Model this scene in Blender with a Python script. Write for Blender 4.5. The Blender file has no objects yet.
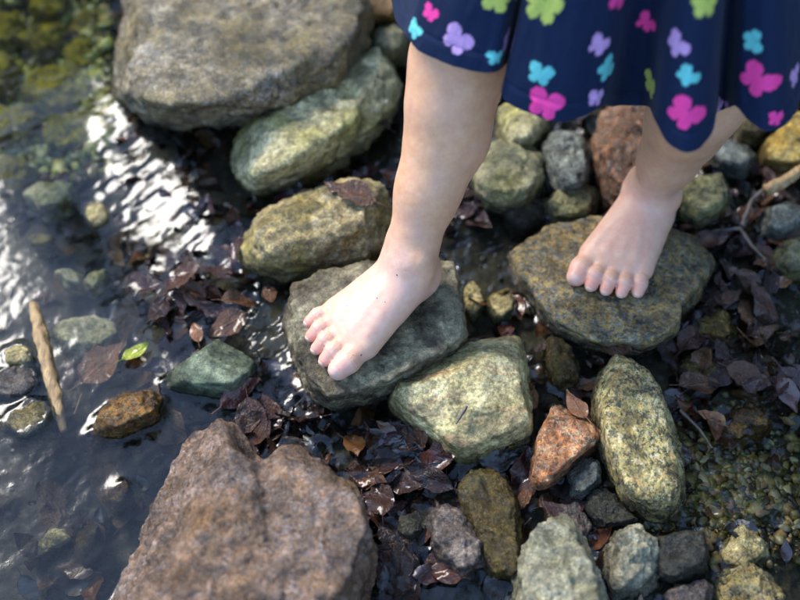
import bpy, bmesh, math, random
import numpy as np
from mathutils import Vector, Matrix
from mathutils.bvhtree import BVHTree
from mathutils.kdtree import KDTree

random.seed(7); rng = np.random.default_rng(7)
S = bpy.context.scene
COL = S.collection
R = math.radians

# ---------------------------------------------------------------- camera
CAM_H, PITCH, FPX = 0.85, R(54), 1050.0        # metres, below the horizon, focal length in 800-px-wide pixels
cam = bpy.data.cameras.new('camera'); cam.sensor_width = 36; cam.lens = 36 * FPX / 800
cam.clip_start = 0.02; cam.clip_end = 400
cam.dof.use_dof = True; cam.dof.focus_distance = 0.925; cam.dof.aperture_fstop = 2.7
camo = bpy.data.objects.new('camera', cam); COL.objects.link(camo)
camo.location = (0, 0, CAM_H); camo.rotation_euler = (math.pi / 2 - PITCH, 0, 0)
S.camera = camo
FW = np.array([0, math.cos(PITCH), -math.sin(PITCH)]); UPV = np.array([0, math.sin(PITCH), math.cos(PITCH)]); RT = np.array([1., 0, 0])
def P(px, py, z):                               # where the sight line of a photo pixel meets the height z
    d = FW + (px - 400) / FPX * RT + (300 - py) / FPX * UPV
    return np.array([0, 0, CAM_H]) + (z - CAM_H) / d[2] * d
def proj(p):
    q = np.asarray(p) - np.array([0, 0, CAM_H])
    dz = q @ FW
    return np.stack([400 + FPX * (q @ RT) / dz, 300 - FPX * (q @ UPV) / dz, dz], -1)

# ---------------------------------------------------------------- world, sun, exposure
SUN_EL, SUN_AZ = R(42), R(-47)                  # azimuth from +Y towards +X
W = bpy.data.worlds.new('World'); S.world = W; W.use_nodes = True
nt = W.node_tree; bg = nt.nodes['Background']
sky = nt.nodes.new('ShaderNodeTexSky'); sky.sky_type = 'NISHITA'; sky.sun_disc = False
sky.sun_elevation = SUN_EL; sky.sun_rotation = SUN_AZ; sky.air_density = 1.0; sky.dust_density = 0.3; sky.ozone_density = 1.8
nt.links.new(sky.outputs[0], bg.inputs[0]); bg.inputs[1].default_value = 0.15
sun = bpy.data.lights.new('sun', 'SUN'); sun.energy = 1.3; sun.angle = R(24); sun.color = (1.0, 0.95, 0.87)
suno = bpy.data.objects.new('sun', sun); COL.objects.link(suno)
sd = Vector((math.cos(SUN_EL) * math.sin(SUN_AZ), math.cos(SUN_EL) * math.cos(SUN_AZ), math.sin(SUN_EL)))
suno.rotation_euler = sd.to_track_quat('Z', 'Y').to_euler(); suno.location = sd * 5
S.view_settings.view_transform = 'Standard'; S.view_settings.look = 'None'
S.view_settings.exposure = 2.45; S.view_settings.gamma = 1.0
S.render.engine = 'CYCLES'
S.cycles.use_denoising = True; S.cycles.max_bounces = 8; S.cycles.transparent_max_bounces = 16
S.cycles.caustics_reflective = False; S.cycles.caustics_refractive = False

# ---------------------------------------------------------------- helpers
def hsh(ix, iy, iz, s):
    h = (ix.astype(np.uint32) * np.uint32(374761393) + iy.astype(np.uint32) * np.uint32(668265263)
         + iz.astype(np.uint32) * np.uint32(2147483647) + np.uint32(s) * np.uint32(1274126177))
    h = (h ^ (h >> np.uint32(13))) * np.uint32(1103515245); h = h ^ (h >> np.uint32(16))
    h = h * np.uint32(2246822519); h = h ^ (h >> np.uint32(15))
    return (h & np.uint32(0xffff)).astype(np.float32) / 32767.5 - 1
def vnoise(p, s=0):
    p = np.asarray(p, np.float64); i = np.floor(p).astype(np.int64); f = p - i; f = f * f * f * (f * (f * 6 - 15) + 10)
    o = 0
    for a in (0, 1):
        for b in (0, 1):
            for c in (0, 1):
                w = (f[..., 0] if a else 1 - f[..., 0]) * (f[..., 1] if b else 1 - f[..., 1]) * (f[..., 2] if c else 1 - f[..., 2])
                o = o + w * hsh(i[..., 0] + a, i[..., 1] + b, i[..., 2] + c, s)
    return o
def fbm(p, octv=4, s=0, g=.5, rid=False):
    o = 0; a = 1.; p = np.asarray(p)
    for k in range(octv):
        n = vnoise(p * 2.03 ** k + 17.3 * k, s + k)
        o = o + a * ((1 - 2 * np.abs(n)) if rid else n); a *= g
    return o
def fast_mesh(name, v, f, smooth=True):
    v = np.asarray(v, np.float32); f = np.asarray(f, np.int32); k = f.shape[1]
    m = bpy.data.meshes.new(name)
    m.vertices.add(len(v)); m.vertices.foreach_set('co', v.ravel())
    m.loops.add(f.size); m.loops.foreach_set('vertex_index', f.ravel())
    m.polygons.add(len(f)); m.polygons.foreach_set('loop_start', np.arange(0, f.size, k, dtype=np.int32))
    m.polygons.foreach_set('loop_total', np.full(len(f), k, np.int32))
    m.update(calc_edges=True); m.validate()
    if smooth: m.polygons.foreach_set('use_smooth', np.ones(len(m.polygons), bool))
    return m
def vcol(m, rgb, name='Col'):
    a = m.color_attributes.new(name, 'FLOAT_COLOR', 'POINT')
    c = np.ones((len(m.vertices), 4), np.float32); c[:, :3] = rgb; a.data.foreach_set('color', c.ravel())
def obj(name, m, mat=None, parent=None, loc=None):
    o = bpy.data.objects.new(name, m); COL.objects.link(o)
    if mat and m is not None and not m.materials: m.materials.append(mat)
    if parent: o.parent = parent
    if loc is not None: o.location = loc
    return o
def tag(o, label=None, cat=None, group=None, kind=None):
    for k, x in (('label', label), ('category', cat), ('group', group), ('kind', kind)):
        if x: o[k] = x
    return o
def ico(n):
    b = bmesh.new(); bmesh.ops.create_icosphere(b, subdivisions=n, radius=1)
    b.verts.ensure_lookup_table()
    v = np.array([x.co[:] for x in b.verts]); f = np.array([[y.index for y in x.verts] for x in b.faces]); b.free()
    return v / np.linalg.norm(v, axis=1)[:, None], f
ICO = {n: ico(n) for n in (2, 3, 4, 5, 6, 7)}
def sstep(a, b, x):
    t = np.clip((x - a) / (b - a), 0, 1); return t * t * (3 - 2 * t)

# ---------------------------------------------------------------- node material helpers
class NM:
    def __init__(s, name):
        s.m = bpy.data.materials.new(name); s.m.use_nodes = True; s.t = s.m.node_tree; s.t.nodes.clear()
        s.out = s.n('OutputMaterial'); s.bsdf = s.n('BsdfPrincipled'); s.l(s.bsdf.outputs[0], s.out.inputs[0])
    def n(s, typ, **kw):
        x = s.t.nodes.new('ShaderNode' + typ)
        for k, v in kw.items(): setattr(x, k, v)
        return x
    def l(s, a, b): s.t.links.new(a, b)
    def setv(s, sock, v):
        if hasattr(v, 'links') or isinstance(v, bpy.types.NodeSocket): s.l(v, sock)
        elif isinstance(v, (tuple, list)) and len(v) == 3 and sock.type == 'RGBA': sock.default_value = (*v, 1)
        else: sock.default_value = v
    def coord(s, rnd=True):
        tc = s.n('TexCoord')
        if not rnd: return tc.outputs['Object']
        oi = s.n('ObjectInfo'); mm = s.n('VectorMath', operation='MULTIPLY_ADD'); cx = s.n('CombineXYZ')
        for i in range(3): s.l(oi.outputs['Random'], cx.inputs[i])
        s.l(cx.outputs[0], mm.inputs[0]); mm.inputs[1].default_value = (37., 91., 53.); s.l(tc.outputs['Object'], mm.inputs[2])
        return mm.outputs[0]
    def noise(s, vec, scale, detail=5, rough=.6, dist=0., col=False):
        x = s.n('TexNoise'); s.l(vec, x.inputs['Vector']); x.inputs['Scale'].default_value = scale
        x.inputs['Detail'].default_value = detail; x.inputs['Roughness'].default_value = rough; x.inputs['Distortion'].default_value = dist
        return x.outputs['Color' if col else 'Fac']
    def voro(s, vec, scale, feature='F1', out='Distance'):
        x = s.n('TexVoronoi', feature=feature); s.l(vec, x.inputs['Vector']); x.inputs['Scale'].default_value = scale
        return x.outputs[out]
    def ramp(s, fac, stops, interp='LINEAR'):
        x = s.n('ValToRGB'); x.color_ramp.interpolation = interp; e = x.color_ramp.elements
        while len(e) < len(stops): e.new(0.5)
        for el, (p, c) in zip(e, stops):
            el.position = p; el.color = (*c, 1) if isinstance(c, (tuple, list)) else (c, c, c, 1)
        s.l(fac, x.inputs[0]); return x.outputs[0]
    def mix(s, fac, a, b, mode='MIX'):
        x = s.n('Mix', data_type='RGBA', blend_type=mode)
        s.setv(x.inputs[0], fac); s.setv(x.inputs[6], a); s.setv(x.inputs[7], b); return x.outputs[2]
    def math(s, op, a, b=0.0, clamp=False):
        x = s.n('Math', operation=op, use_clamp=clamp); s.setv(x.inputs[0], a); s.setv(x.inputs[1], b); return x.outputs[0]
    def mrange(s, v, a, b, c=0., d=1.):
        x = s.n('MapRange'); s.l(v, x.inputs[0])
        for i, q in enumerate((a, b, c, d)): x.inputs[1 + i].default_value = q
        return x.outputs[0]
    def bump(s, h, strength, dist, prev=None):
        x = s.n('Bump'); x.inputs['Strength'].default_value = strength; x.inputs['Distance'].default_value = dist
        s.l(h, x.inputs['Height'])
        if prev: s.l(prev, x.inputs['Normal'])
        return x.outputs[0]
    def put(s, **kw):
        nm = dict(col='Base Color', rough='Roughness', nrm='Normal', coat='Coat Weight', coatr='Coat Roughness', sss='Subsurface Weight',
                  spec='Specular IOR Level', trans='Transmission Weight', sheen='Sheen Weight')
        for k, v in kw.items(): s.setv(s.bsdf.inputs[nm[k]], v)
        return s.m

def rock_mat(name, c, scale=22, specks=None, sscale=300, samt=.6, lichen=None, lamt=.5, lscale=16, moss=None, mamt=.5,
             rough=.55, bump=.6, wet_to=.018, band=None, tint=(1.28, 1.08, .80)):
    m = NM(name); v = m.coord()
    big = m.noise(v, scale, 8, .68, .4)
    col = m.ramp(big, [(.36, c[0]), (.5, c[1]), (.62, c[2])])
    fine = m.noise(v, scale * 9, 6, .7)
    col = m.mix(.75, col, m.ramp(fine, [(.36, .14), (.5, .5), (.63, .88)]), 'OVERLAY')
    if band:                                                     # bedding layers of another colour
        tc = m.n('Mapping'); m.l(v, tc.inputs[0]); tc.inputs['Rotation'].default_value = band[2]; tc.inputs['Scale'].default_value = (1, 5, 1)
        col = m.mix(m.ramp(m.noise(tc.outputs[0], band[1], 4, .6, .6), [(.52, 0.), (.62, .7)]), col, band[0])
    if specks:                                                   # mineral grains
        vd = m.n('VectorMath', operation='ADD'); m.l(v, vd.inputs[0])
        nz = m.n('VectorMath', operation='SCALE'); m.l(m.noise(v, sscale * 1.6, 3, .7, 0, True), nz.inputs[0]); nz.inputs['Scale'].default_value = 2.6 / sscale
        m.l(nz.outputs[0], vd.inputs[1])
        cc = m.voro(vd.outputs[0], sscale * 1.7, 'F1', 'Color'); sep = m.n('SeparateColor'); m.l(cc, sep.inputs[0])
        n = len(specks); stops = [(i / n, s_) for i, s_ in enumerate(specks)]
        sp = m.ramp(sep.outputs[0], stops, 'CONSTANT')
        cl = m.ramp(m.noise(v, scale * 2.2, 4, .6), [(.3, samt * .45), (.65, samt)])
        col = m.mix(m.math('MULTIPLY', cl, 1.25, True), col, sp)
        for i_, s_ in enumerate((specks[0], specks[1])):         # larger irregular blotches of the same minerals
            bl_ = m.ramp(m.noise(v, sscale * (.34 + .2 * i_), 4, .75, .6), [(.55, 0.), (.62, samt)])
            col = m.mix(bl_, col, s_)
    if lichen:
        lm = m.ramp(m.noise(v, lscale, 8, .62, .8), [(1 - lamt - .05, 0.), (1 - lamt + .04, 1.)])
        lm2 = m.ramp(m.noise(v, lscale * 8, 4, .6), [(.35, .35), (.6, 1.)])
        col = m.mix(m.math('MULTIPLY', lm, lm2), col, lichen)
    if moss:
        mm = m.ramp(m.noise(v, scale * .7, 6, .65, .3), [(1 - mamt - .12, 0.), (1 - mamt + .12, .8)])
        col = m.mix(mm, col, moss)
    mid = m.noise(v, scale * 3.1, 6, .7, .5)
    col = m.mix(.85, col, m.ramp(mid, [(.36, .22), (.5, .5), (.63, .80)]), 'OVERLAY')
    col = m.mix(.7, col, m.ramp(m.noise(v, scale * 24, 4, .8), [(.36, .18), (.5, .5), (.64, .84)]), 'OVERLAY')
    hs_ = m.n('HueSaturation'); hs_.inputs['Saturation'].default_value = 1.22; m.l(col, hs_.inputs['Color']); col = m.mix(1., hs_.outputs[0], tint, 'MULTIPLY')
    g = m.n('NewGeometry'); sp_ = m.n('SeparateXYZ'); m.l(g.outputs['Position'], sp_.inputs[0])
    wn = m.math('MULTIPLY', m.noise(v, 30, 4, .6), .03)
    wz = m.math('SUBTRACT', sp_.outputs[2], wn)
    wet = m.mrange(wz, wet_to - .012, wet_to - .002, 1., 0.)
    wetp = m.math('MAXIMUM', wet, m.ramp(m.noise(v, 26, 5, .6, .5), [(.46, 0.), (.58, .7)]))
    col = m.mix(m.math('MULTIPLY', wetp, .8), col, m.mix(1., col, (.25, .24, .22), 'MULTIPLY'))
    rg = m.mix(wetp, m.ramp(m.noise(v, scale * 5, 4), [(.3, rough - .16), (.7, rough + .12)]), (.12, .12, .12))
    h1 = m.noise(v, scale * 4, 9, .72); h2 = m.noise(v, scale * 26, 5, .7)
    b1 = m.bump(h1, min(1., bump * 1.5), .008); b2 = m.bump(h2, min(1., bump * 1.4), .002, b1)
    return m.put(col=col, rough=rg, nrm=b2)

# ---------------------------------------------------------------- rock materials
M = {}
M['boulder'] = rock_mat('granite_grey_ochre', [(.113, .121, .121), (.208, .173, .121), (.311, .311, .311)], 14,
                        [(.043, .043, .043), (.259, .208, .121), (.362, .346, .311), (.164, .138, .095), (.432, .415, .362)], 170, .55, moss=(.138, .113, .043), mamt=.45, rough=.4, tint=(1.22, 1.06, .84))
M['palegreen'] = rock_mat('lichened_pale_green_stone', [(.206, .206, .145), (.437, .437, .304), (.667, .667, .510)], 20,
                          [(.121, .121, .109), (.631, .607, .437), (.389, .401, .316)], 240, .35, moss=(.280, .292, .073), mamt=.42, rough=.65)
M['yellowgrey'] = rock_mat('yellow_grey_stone', [(.176, .154, .088), (.374, .341, .231), (.528, .517, .418)], 22,
                           [(.077, .077, .066), (.572, .506, .297), (.396, .385, .341), (.242, .209, .110)], 260, .5, moss=(.242, .209, .055), mamt=.42, rough=.55)
M['footrock'] = rock_mat('olive_grey_wet_stone', [(.051, .047, .038), (.098, .089, .072), (.162, .149, .123)], 24,
                         [(.043, .043, .038), (.221, .196, .128), (.111, .111, .093)], 330, .35, lichen=(.315, .315, .255), lamt=.48, lscale=15, rough=.4)
M['block'] = rock_mat('pale_green_slate', [(.235, .225, .128), (.391, .371, .244), (.547, .528, .391)], 16, [(.196, .196, .117), (.489, .469, .332), (.411, .411, .293)], 300, .3, lichen=(.196, .186, .059), lamt=.42, lscale=13,
                      band=((.352, .235, .167), 22, (.293, .196, .800)), rough=.42, bump=.4, wet_to=.010, tint=(1.30, 1.10, .80))
M['speckgrey'] = rock_mat('blue_grey_ochre_speckled_stone', [(.117, .108, .072), (.207, .180, .108), (.306, .270, .171)], 20,
                          [(.038, .042, .048), (.359, .284, .132), (.189, .227, .265), (.284, .256, .161), (.076, .086, .086)], 230, .8, rough=.5)
M['yellowspeck'] = rock_mat('yellow_green_granite', [(.28, .27, .15), (.48, .45, .29), (.62, .58, .44)], 18,
                            [(.05, .06, .05), (.58, .51, .30), (.68, .64, .50), (.40, .40, .22), (.52, .43, .22), (.10, .12, .09)], 185, .85, rough=.5)
M['pink'] = rock_mat('pink_granite', [(.276, .149, .092), (.506, .287, .184), (.575, .391, .287)], 24,
                     [(.069, .069, .069), (.644, .345, .207), (.529, .276, .161), (.644, .460, .345), (.345, .345, .333)], 210, .75, rough=.5)
M['brown'] = rock_mat('brown_mauve_rock', [(.091, .062, .037), (.191, .137, .103), (.331, .282, .256)], 18,
                      [(.049, .041, .041), (.298, .207, .149), (.248, .223, .232), (.347, .306, .282), (.166, .108, .067)], 230, .55, moss=(.21, .12, .045), mamt=.42, rough=.34, wet_to=.012, tint=(1.16, 1.03, .9))
M['dgreen'] = rock_mat('dark_green_slate', [(.055, .085, .065), (.09, .125, .095), (.13, .17, .13)], 26, [(.05, .07, .055), (.16, .19, .15)], 330, .3,
                       lichen=(.30, .37, .31), lamt=.46, lscale=12, rough=.5, wet_to=.006)
M['orange'] = rock_mat('orange_brown_stone', [(.16, .08, .03), (.34, .20, .08), (.42, .30, .16)], 30,
                       [(.06, .05, .04), (.46, .28, .10), (.30, .26, .20)], 260, .6, rough=.4)
M['pale'] = rock_mat('pale_submerged_stone', [(.34, .37, .26), (.50, .52, .38), (.62, .63, .48)], 20, [(.3, .3, .2), (.6, .6, .45)], 260, .3, rough=.6, bump=.4, wet_to=-1)
M['tan'] = rock_mat('tan_submerged_stone', [(.22, .20, .10), (.36, .33, .18), (.50, .47, .30)], 24, [(.10, .09, .06), (.5, .46, .28), (.3, .3, .25)], 260, .5, rough=.6, wet_to=-1)
M['greygreen'] = rock_mat('grey_green_stone', [(.096, .112, .072), (.192, .208, .144), (.304, .312, .248)], 20, [(.064, .064, .056), (.320, .304, .208), (.200, .224, .176)], 260, .4,
                          moss=(.136, .144, .032), mamt=.42, rough=.5)
M['blue'] = rock_mat('blue_grey_stone', [(.080, .104, .120), (.136, .168, .184), (.240, .272, .272)], 20, [(.056, .064, .072), (.272, .296, .296)], 260, .3, rough=.38)
M['dark'] = rock_mat('dark_glossy_wet_stone', [(.03, .033, .03), (.055, .06, .052), (.10, .105, .09)], 22, [(.02, .02, .02), (.14, .15, .13)], 260, .3, rough=.2, wet_to=.05)
M['olive'] = rock_mat('olive_brown_wet_stone', [(.07, .055, .02), (.13, .11, .04), (.21, .18, .07)], 18, [(.05, .04, .02), (.24, .19, .08)], 240, .35,
                      lichen=(.19, .20, .12), lamt=.36, rough=.22, wet_to=.03)
M['greypale'] = rock_mat('pale_grey_boulder', [(.158, .178, .165), (.251, .271, .244), (.343, .356, .323)], 18, [(.132, .145, .132), (.330, .330, .277), (.264, .277, .251)], 260, .4,
                         moss=(.172, .185, .112), mamt=.4, rough=.6, wet_to=.016)
M['mauve'] = rock_mat('mauve_grey_wet_stone', [(.10, .09, .11), (.18, .17, .19), (.30, .28, .29)], 24, [(.08, .07, .08), (.32, .30, .31)], 260, .4, rough=.25, wet_to=.02)
M['ochre'] = rock_mat('ochre_mossy_stone', [(.20, .14, .04), (.36, .27, .09), (.46, .40, .20)], 24, [(.08, .06, .03), (.46, .36, .13), (.3, .3, .2)], 240, .5, rough=.4)
M['redbrown'] = rock_mat('rust_mottled_stone', [(.080, .064, .064), (.208, .128, .080), (.320, .240, .192)], 22, [(.056, .048, .056), (.336, .176, .096), (.240, .224, .240)], 200, .5, rough=.4)

M['mossy'] = rock_mat('yellow_green_moss', [(.135, .149, .020), (.324, .324, .041), (.567, .540, .108)], 40, [(.081, .081, .014), (.608, .567, .135), (.270, .270, .041)], 240, .5, rough=.7, bump=.9, wet_to=-1)
# ---------------------------------------------------------------- rocks
BED_L, BED_R = -.060, -.018
def bed_z(x, y):
    x = np.asarray(x, float); y = np.asarray(y, float)
    b = BED_L + (BED_R - BED_L) * sstep(-.34, -.19, x + (y - .6) * .28)
    b = b + .007 * fbm(np.stack([x * 9, y * 9, 0 * x], -1), 4, 5)
    far = np.maximum(np.abs(x) - 1.6, 0) + np.maximum(y - 2.6, 0) * .5 + np.maximum(-.9 - y, 0) * .5
    return b + np.minimum(far * .45, 1.2) * (1 + .25 * fbm(np.stack([x * 1.3, y * 1.3, 0 * x], -1), 3, 9))

ROCKS = {}
def hull_planes(pts):
    b = bmesh.new()
    for p in pts: b.verts.new(p)
    r = bmesh.ops.convex_hull(b, input=b.verts[:])
    junk = [g for g in r['geom_interior'] + r['geom_unused'] if isinstance(g, bmesh.types.BMVert)]
    bmesh.ops.delete(b, geom=list(set(junk)), context='VERTS')
    bmesh.ops.recalc_face_normals(b, faces=b.faces[:])
    N = np.array([f.normal[:] for f in b.faces]); C = np.array([f.calc_center_median()[:] for f in b.faces])
    A = np.array([f.calc_area() for f in b.faces]); b.free()
    k = A > 1e-9
    return N[k], (N[k] * C[k]).sum(1), (C[k] * A[k][:, None]).sum(0) / A[k].sum()
def rock_from_points(name, pts, mat, sub=5, p=16, amp=.0022, fq=26, seed=0, cracks=0., chips=9, notch=()):
    pts = np.asarray(pts, float); mn, mx = pts.min(0), pts.max(0); ext = (mx - mn) / 2; c0 = (mn + mx) / 2
    q = (pts - c0) / ext
    N, d, cen = hull_planes(q)
    rg_ = np.random.default_rng(seed + 5)                # broken chips: a few extra planes shave the hull
    cn = rg_.standard_normal((chips, 3)); cn[:, 2] = np.abs(cn[:, 2]) * .8 - .15; cn /= np.linalg.norm(cn, axis=1)[:, None]
    N = np.concatenate([N, cn]); d = np.concatenate([d, (q @ cn.T).max(0) * rg_.uniform(.76, .95, chips)])
    V, F = ICO[sub]
    dd = d - N @ cen
    dots = V @ N.T
    inv = np.maximum(dots, 0) / np.maximum(dd, 1e-4)[None]
    p = p * 2.1; r = 1 / ((inv ** p).sum(1) ** (1 / p))
    w = V * r[:, None] + cen
    for a in range(3):                                   # rounding must not shrink the stone
        lo_, hi_ = w[:, a].min(), w[:, a].max(); w[:, a] = (w[:, a] - lo_) / (hi_ - lo_) * 2 - 1
    w = w * ext + c0
    ctr = cen * ext + c0
    dirw = w - ctr; L = np.linalg.norm(dirw, axis=1)[:, None]; dirw = dirw / L
    n = fbm(w * fq, 3, seed, .5) * amp * .85 + fbm(w * fq * 5, 4, seed + 7, .62) * amp * .8
    n = n + (fbm(w * fq * 1.9, 2, seed + 13, .5, True) - .4) * amp * .9
    if cracks: n = n - cracks * np.clip(fbm(w * fq * .7, 3, seed + 21, .5, True) - 1.0, 0, 1)
    w0 = w
    for (q_, rad_, dep_) in notch: n = n - dep_ * np.exp(-(np.linalg.norm((w0 - q_)[:, :2], axis=1) / rad_) ** 2)
    w = w0 + dirw * n[:, None]
    o = obj(name, fast_mesh(name, w - ctr, F), M[mat], loc=ctr)
    return o, w, F
def rock(name, label, mat, outline, h, top=None, extra=(), inset=.70, kz=.6, zlow=0., depth=.05, sub=5, p=16, amp=.0022, fq=26, cat='rock', group=None, key=None, cracks=0., shift=5, chips=9, notch=()):
    ol = np.array(outline, float); ymin, ymax = ol[:, 1].min(), ol[:, 1].max()
    t = (ymax - ol[:, 1]) / (ymax - ymin)
    zs = zlow + (zlow + (h - zlow) * kz - zlow) * t
    rim = np.array([P(a, b, z) for (a, b), z in zip(ol, zs)])
    if top is None:
        c = ol.mean(0) - (0, shift); top = [(*(c + (q - c) * inset), h) for q in ol]
    tp = np.array([P(*(q if len(q) == 3 else (*q, h))) for q in top])
    ctr = rim.mean(0); bot = ctr + (rim - ctr) * .82; bot[:, 2] = zlow - depth
    ex = [P(*e) for e in extra]
    pts = np.concatenate([rim, tp, bot] + ([np.array(ex)] if ex else []))
    seed = abs(hash(tuple(map(float, ol.ravel())))) % 977
    o, w, F = rock_from_points(name, pts, mat, sub, p, amp, fq, seed, cracks, chips, [(P(a, b, c_), r_, d_) for a, b, c_, r_, d_ in notch])
    tag(o, label, cat, group)
    if key: ROCKS[key] = (o, w, F)
    ROCKS.setdefault('all', []).append(w)
    return o

rock('boulder', 'large square grey and ochre boulder standing in the water beside the long pale green rock', 'boulder',
     [(116, 98), (120, 40), (130, -40), (250, -60), (340, -40), (372, 40), (362, 62), (300, 92), (250, 108), (180, 112), (130, 108)], .115, inset=.86, kz=.75, sub=6, p=22, amp=.004, fq=17, cracks=.003)
rock('long_rock', 'long pale green rock sloping from the big boulder to behind the shin', 'palegreen',
     [(231, 165), (238, 128), (290, 96), (340, 66), (382, 48), (400, 58), (402, 92), (345, 148), (290, 176), (246, 184)], .075,
     top=[(244, 146), (252, 128), (300, 100), (345, 70), (384, 52), (397, 66), (396, 84), (350, 122), (290, 158), (256, 166)], sub=6, p=16, amp=.0035, fq=20, cracks=.004)
rock('yellowish_rock', 'yellow-grey rock with a dark leaf on top, wedged behind the front foot', 'yellowgrey',
     [(240, 256), (262, 210), (310, 188), (345, 180), (388, 184), (394, 232), (384, 262), (330, 273), (280, 276), (250, 270)], .07,
     top=[(262, 226), (300, 200), (345, 187), (385, 190), (386, 215), (330, 232), (275, 248)], sub=6, p=16, amp=.003, fq=22)
rock('stepping_stone', 'olive grey flat stone with pale lichen patches under the front foot', 'footrock',
     [(284, 322), (292, 284), (330, 268), (400, 259), (455, 262), (464, 290), (464, 346), (430, 371), (366, 398), (328, 405), (312, 398), (290, 356)], .062,
     top=[(298, 300), (334, 276), (400, 265), (452, 267), (458, 290), (460, 334), (430, 358), (366, 388), (330, 395), (314, 380)], kz=.85, sub=7, p=34, amp=.0022, fq=24, key='foot_front', cracks=.0015, chips=0)
rock('stepping_stone', 'round blue-grey and ochre speckled flat stone under the rear foot', 'speckgrey',
     [(508, 252), (548, 226), (590, 216), (640, 217), (690, 234), (714, 262), (704, 288), (682, 306), (682, 332), (650, 350), (600, 348), (552, 326), (524, 290)], .046,
     top=[(516, 254, .03), (552, 230, .026), (596, 221, .024), (641, 221, .024), (688, 238, .028), (708, 262, .032), (698, 286, .038), (676, 304, .042), (672, 328, .046), (644, 342, .046), (600, 340, .046), (556, 320, .044), (530, 288, .038)], kz=.6, sub=7, p=30, amp=.0017, fq=20, key='foot_back', chips=0,
     notch=[(698, 312, .03, .016, .012)])
rock('block_rock', 'pale green angular block with rust streaks between the two stepping stones', 'block',
     [(388, 400), (400, 382), (440, 356), (480, 342), (518, 340), (524, 380), (534, 432), (522, 450), (492, 458), (452, 466), (430, 456), (402, 424)], .055,
     top=[(400, 392, .045), (446, 378, .056), (488, 362, .058), (514, 372, .05), (526, 428, .04), (494, 444, .032), (450, 446, .03), (482, 348, .035), (516, 346, .035)], kz=.4, sub=7, p=34, amp=.0013, fq=22, cracks=.0012)
rock('speckled_rock', 'long upright yellow-green granite boulder with dark specks beside the gravel', 'yellowspeck',
     [(594, 392), (598, 366), (614, 354), (638, 354), (656, 376), (672, 420), (684, 470), (686, 502), (672, 520), (648, 522), (620, 500), (604, 460), (596, 424)], .05,
     inset=.72, sub=7, p=12, amp=.0016, fq=22)
rock('pink_rock', 'pink granite stone with a brown leaf on it, against the speckled yellow boulder', 'pink',
     [(530, 474), (534, 436), (548, 410), (566, 404), (592, 418), (606, 438), (586, 456), (562, 474), (546, 487), (532, 486)], .042, inset=.72, sub=6, p=18, amp=.002, cracks=.0012)
rock('brown_rock', 'large brown and mauve rock whose bare surface rises from the blue pool', 'brown',
     [(96, 640), (118, 580), (150, 506), (176, 446), (204, 414), (236, 414), (256, 446), (312, 450), (346, 474), (376, 516), (366, 570), (340, 660), (220, 720), (120, 700)], .095,
     top=[(150, 620), (168, 540), (196, 462), (216, 428), (240, 440), (268, 470), (310, 478), (346, 500), (350, 530), (330, 610), (230, 660)], kz=.55, sub=7, p=30, amp=.0028, fq=20, cracks=.0025, chips=6, notch=[(254, 424, .07, .020, .040), (256, 440, .09, .014, .016), (262, 465, .095, .010, .010), (268, 490, .095, .010, .008), (272, 515, .095, .010, .006), (278, 545, .095, .010, .004)])
rock('green_stone', 'dark green slate stone with pale mint patch among brown leaves', 'dgreen',
     [(158, 382), (184, 362), (220, 338), (240, 346), (258, 366), (250, 388), (230, 400), (200, 396), (166, 388)], .03,
     top=[(170, 380, .016), (196, 360, .024), (222, 345, .032), (248, 366, .03), (230, 386, .026), (200, 386, .02)], sub=6, p=26, amp=.0012)
rock('orange_stone', 'small orange-brown rough stone at the edge of the calm pool', 'orange',
     [(88, 432), (96, 412), (118, 396), (146, 388), (160, 396), (158, 410), (130, 420), (106, 436)], .022, sub=6, p=18, amp=.0022)
rock('pale_stone', 'flat pale cream-green stone lying under water beside the floating stick', 'pale',
     [(50, 334), (62, 320), (88, 312), (108, 318), (118, 336), (106, 352), (78, 354), (56, 346)], -.012, zlow=-.028, depth=.03, sub=6, p=16, amp=.0014)
rock('pool_stone', 'round tan stone lying alone on the pool bed', 'tan',
     [(84, 216), (88, 206), (98, 202), (108, 206), (112, 216), (106, 226), (94, 229)], -.008, zlow=-.03, depth=.025, sub=5, p=8, amp=.0012)
rock('pool_stone', 'tan rough stone with greenish crust left of the floating stick', 'tan', [(2, 352), (14, 345), (28, 348), (34, 360), (22, 368), (6, 364)], .006, zlow=-.012, sub=5, amp=.002)
rock('pool_stone', 'grey rough stone half under water below the crusted tan stone', 'mauve', [(-6, 372), (10, 366), (34, 370), (42, 384), (30, 398), (6, 402), (-8, 396)], .006, zlow=-.014, sub=5, amp=.002)
rock('pool_stone', 'tan and grey mottled stone beside the lower end of the stick', 'yellowgrey', [(0, 424), (18, 408), (44, 402), (54, 412), (52, 430), (30, 440), (6, 436)], .004, zlow=-.016, sub=5, amp=.002)
rock('pool_stone', 'wide pale green stone blurred under the far pool water', 'pale', [(26, 196), (40, 184), (70, 180), (76, 192), (66, 206), (40, 210)], -.018, zlow=-.036, depth=.03, sub=5)
rock('pool_stone', 'small flat yellow stone under the pool near the round tan stone', 'tan', [(28, 240), (36, 234), (50, 234), (54, 242), (44, 248), (32, 247)], -.02, zlow=-.036, depth=.02, sub=4)
rock('pool_stone', 'pointed pale stone under the pool above the floating stick', 'pale', [(56, 274), (68, 268), (80, 276), (80, 284), (66, 282)], -.016, zlow=-.034, depth=.02, sub=4)
rock('pool_stone', 'narrow pale stone slanting under the pool by the submerged leaves', 'pale', [(84, 284), (96, 272), (106, 270), (104, 278), (92, 288)], -.016, zlow=-.034, depth=.02, sub=4)
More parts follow.
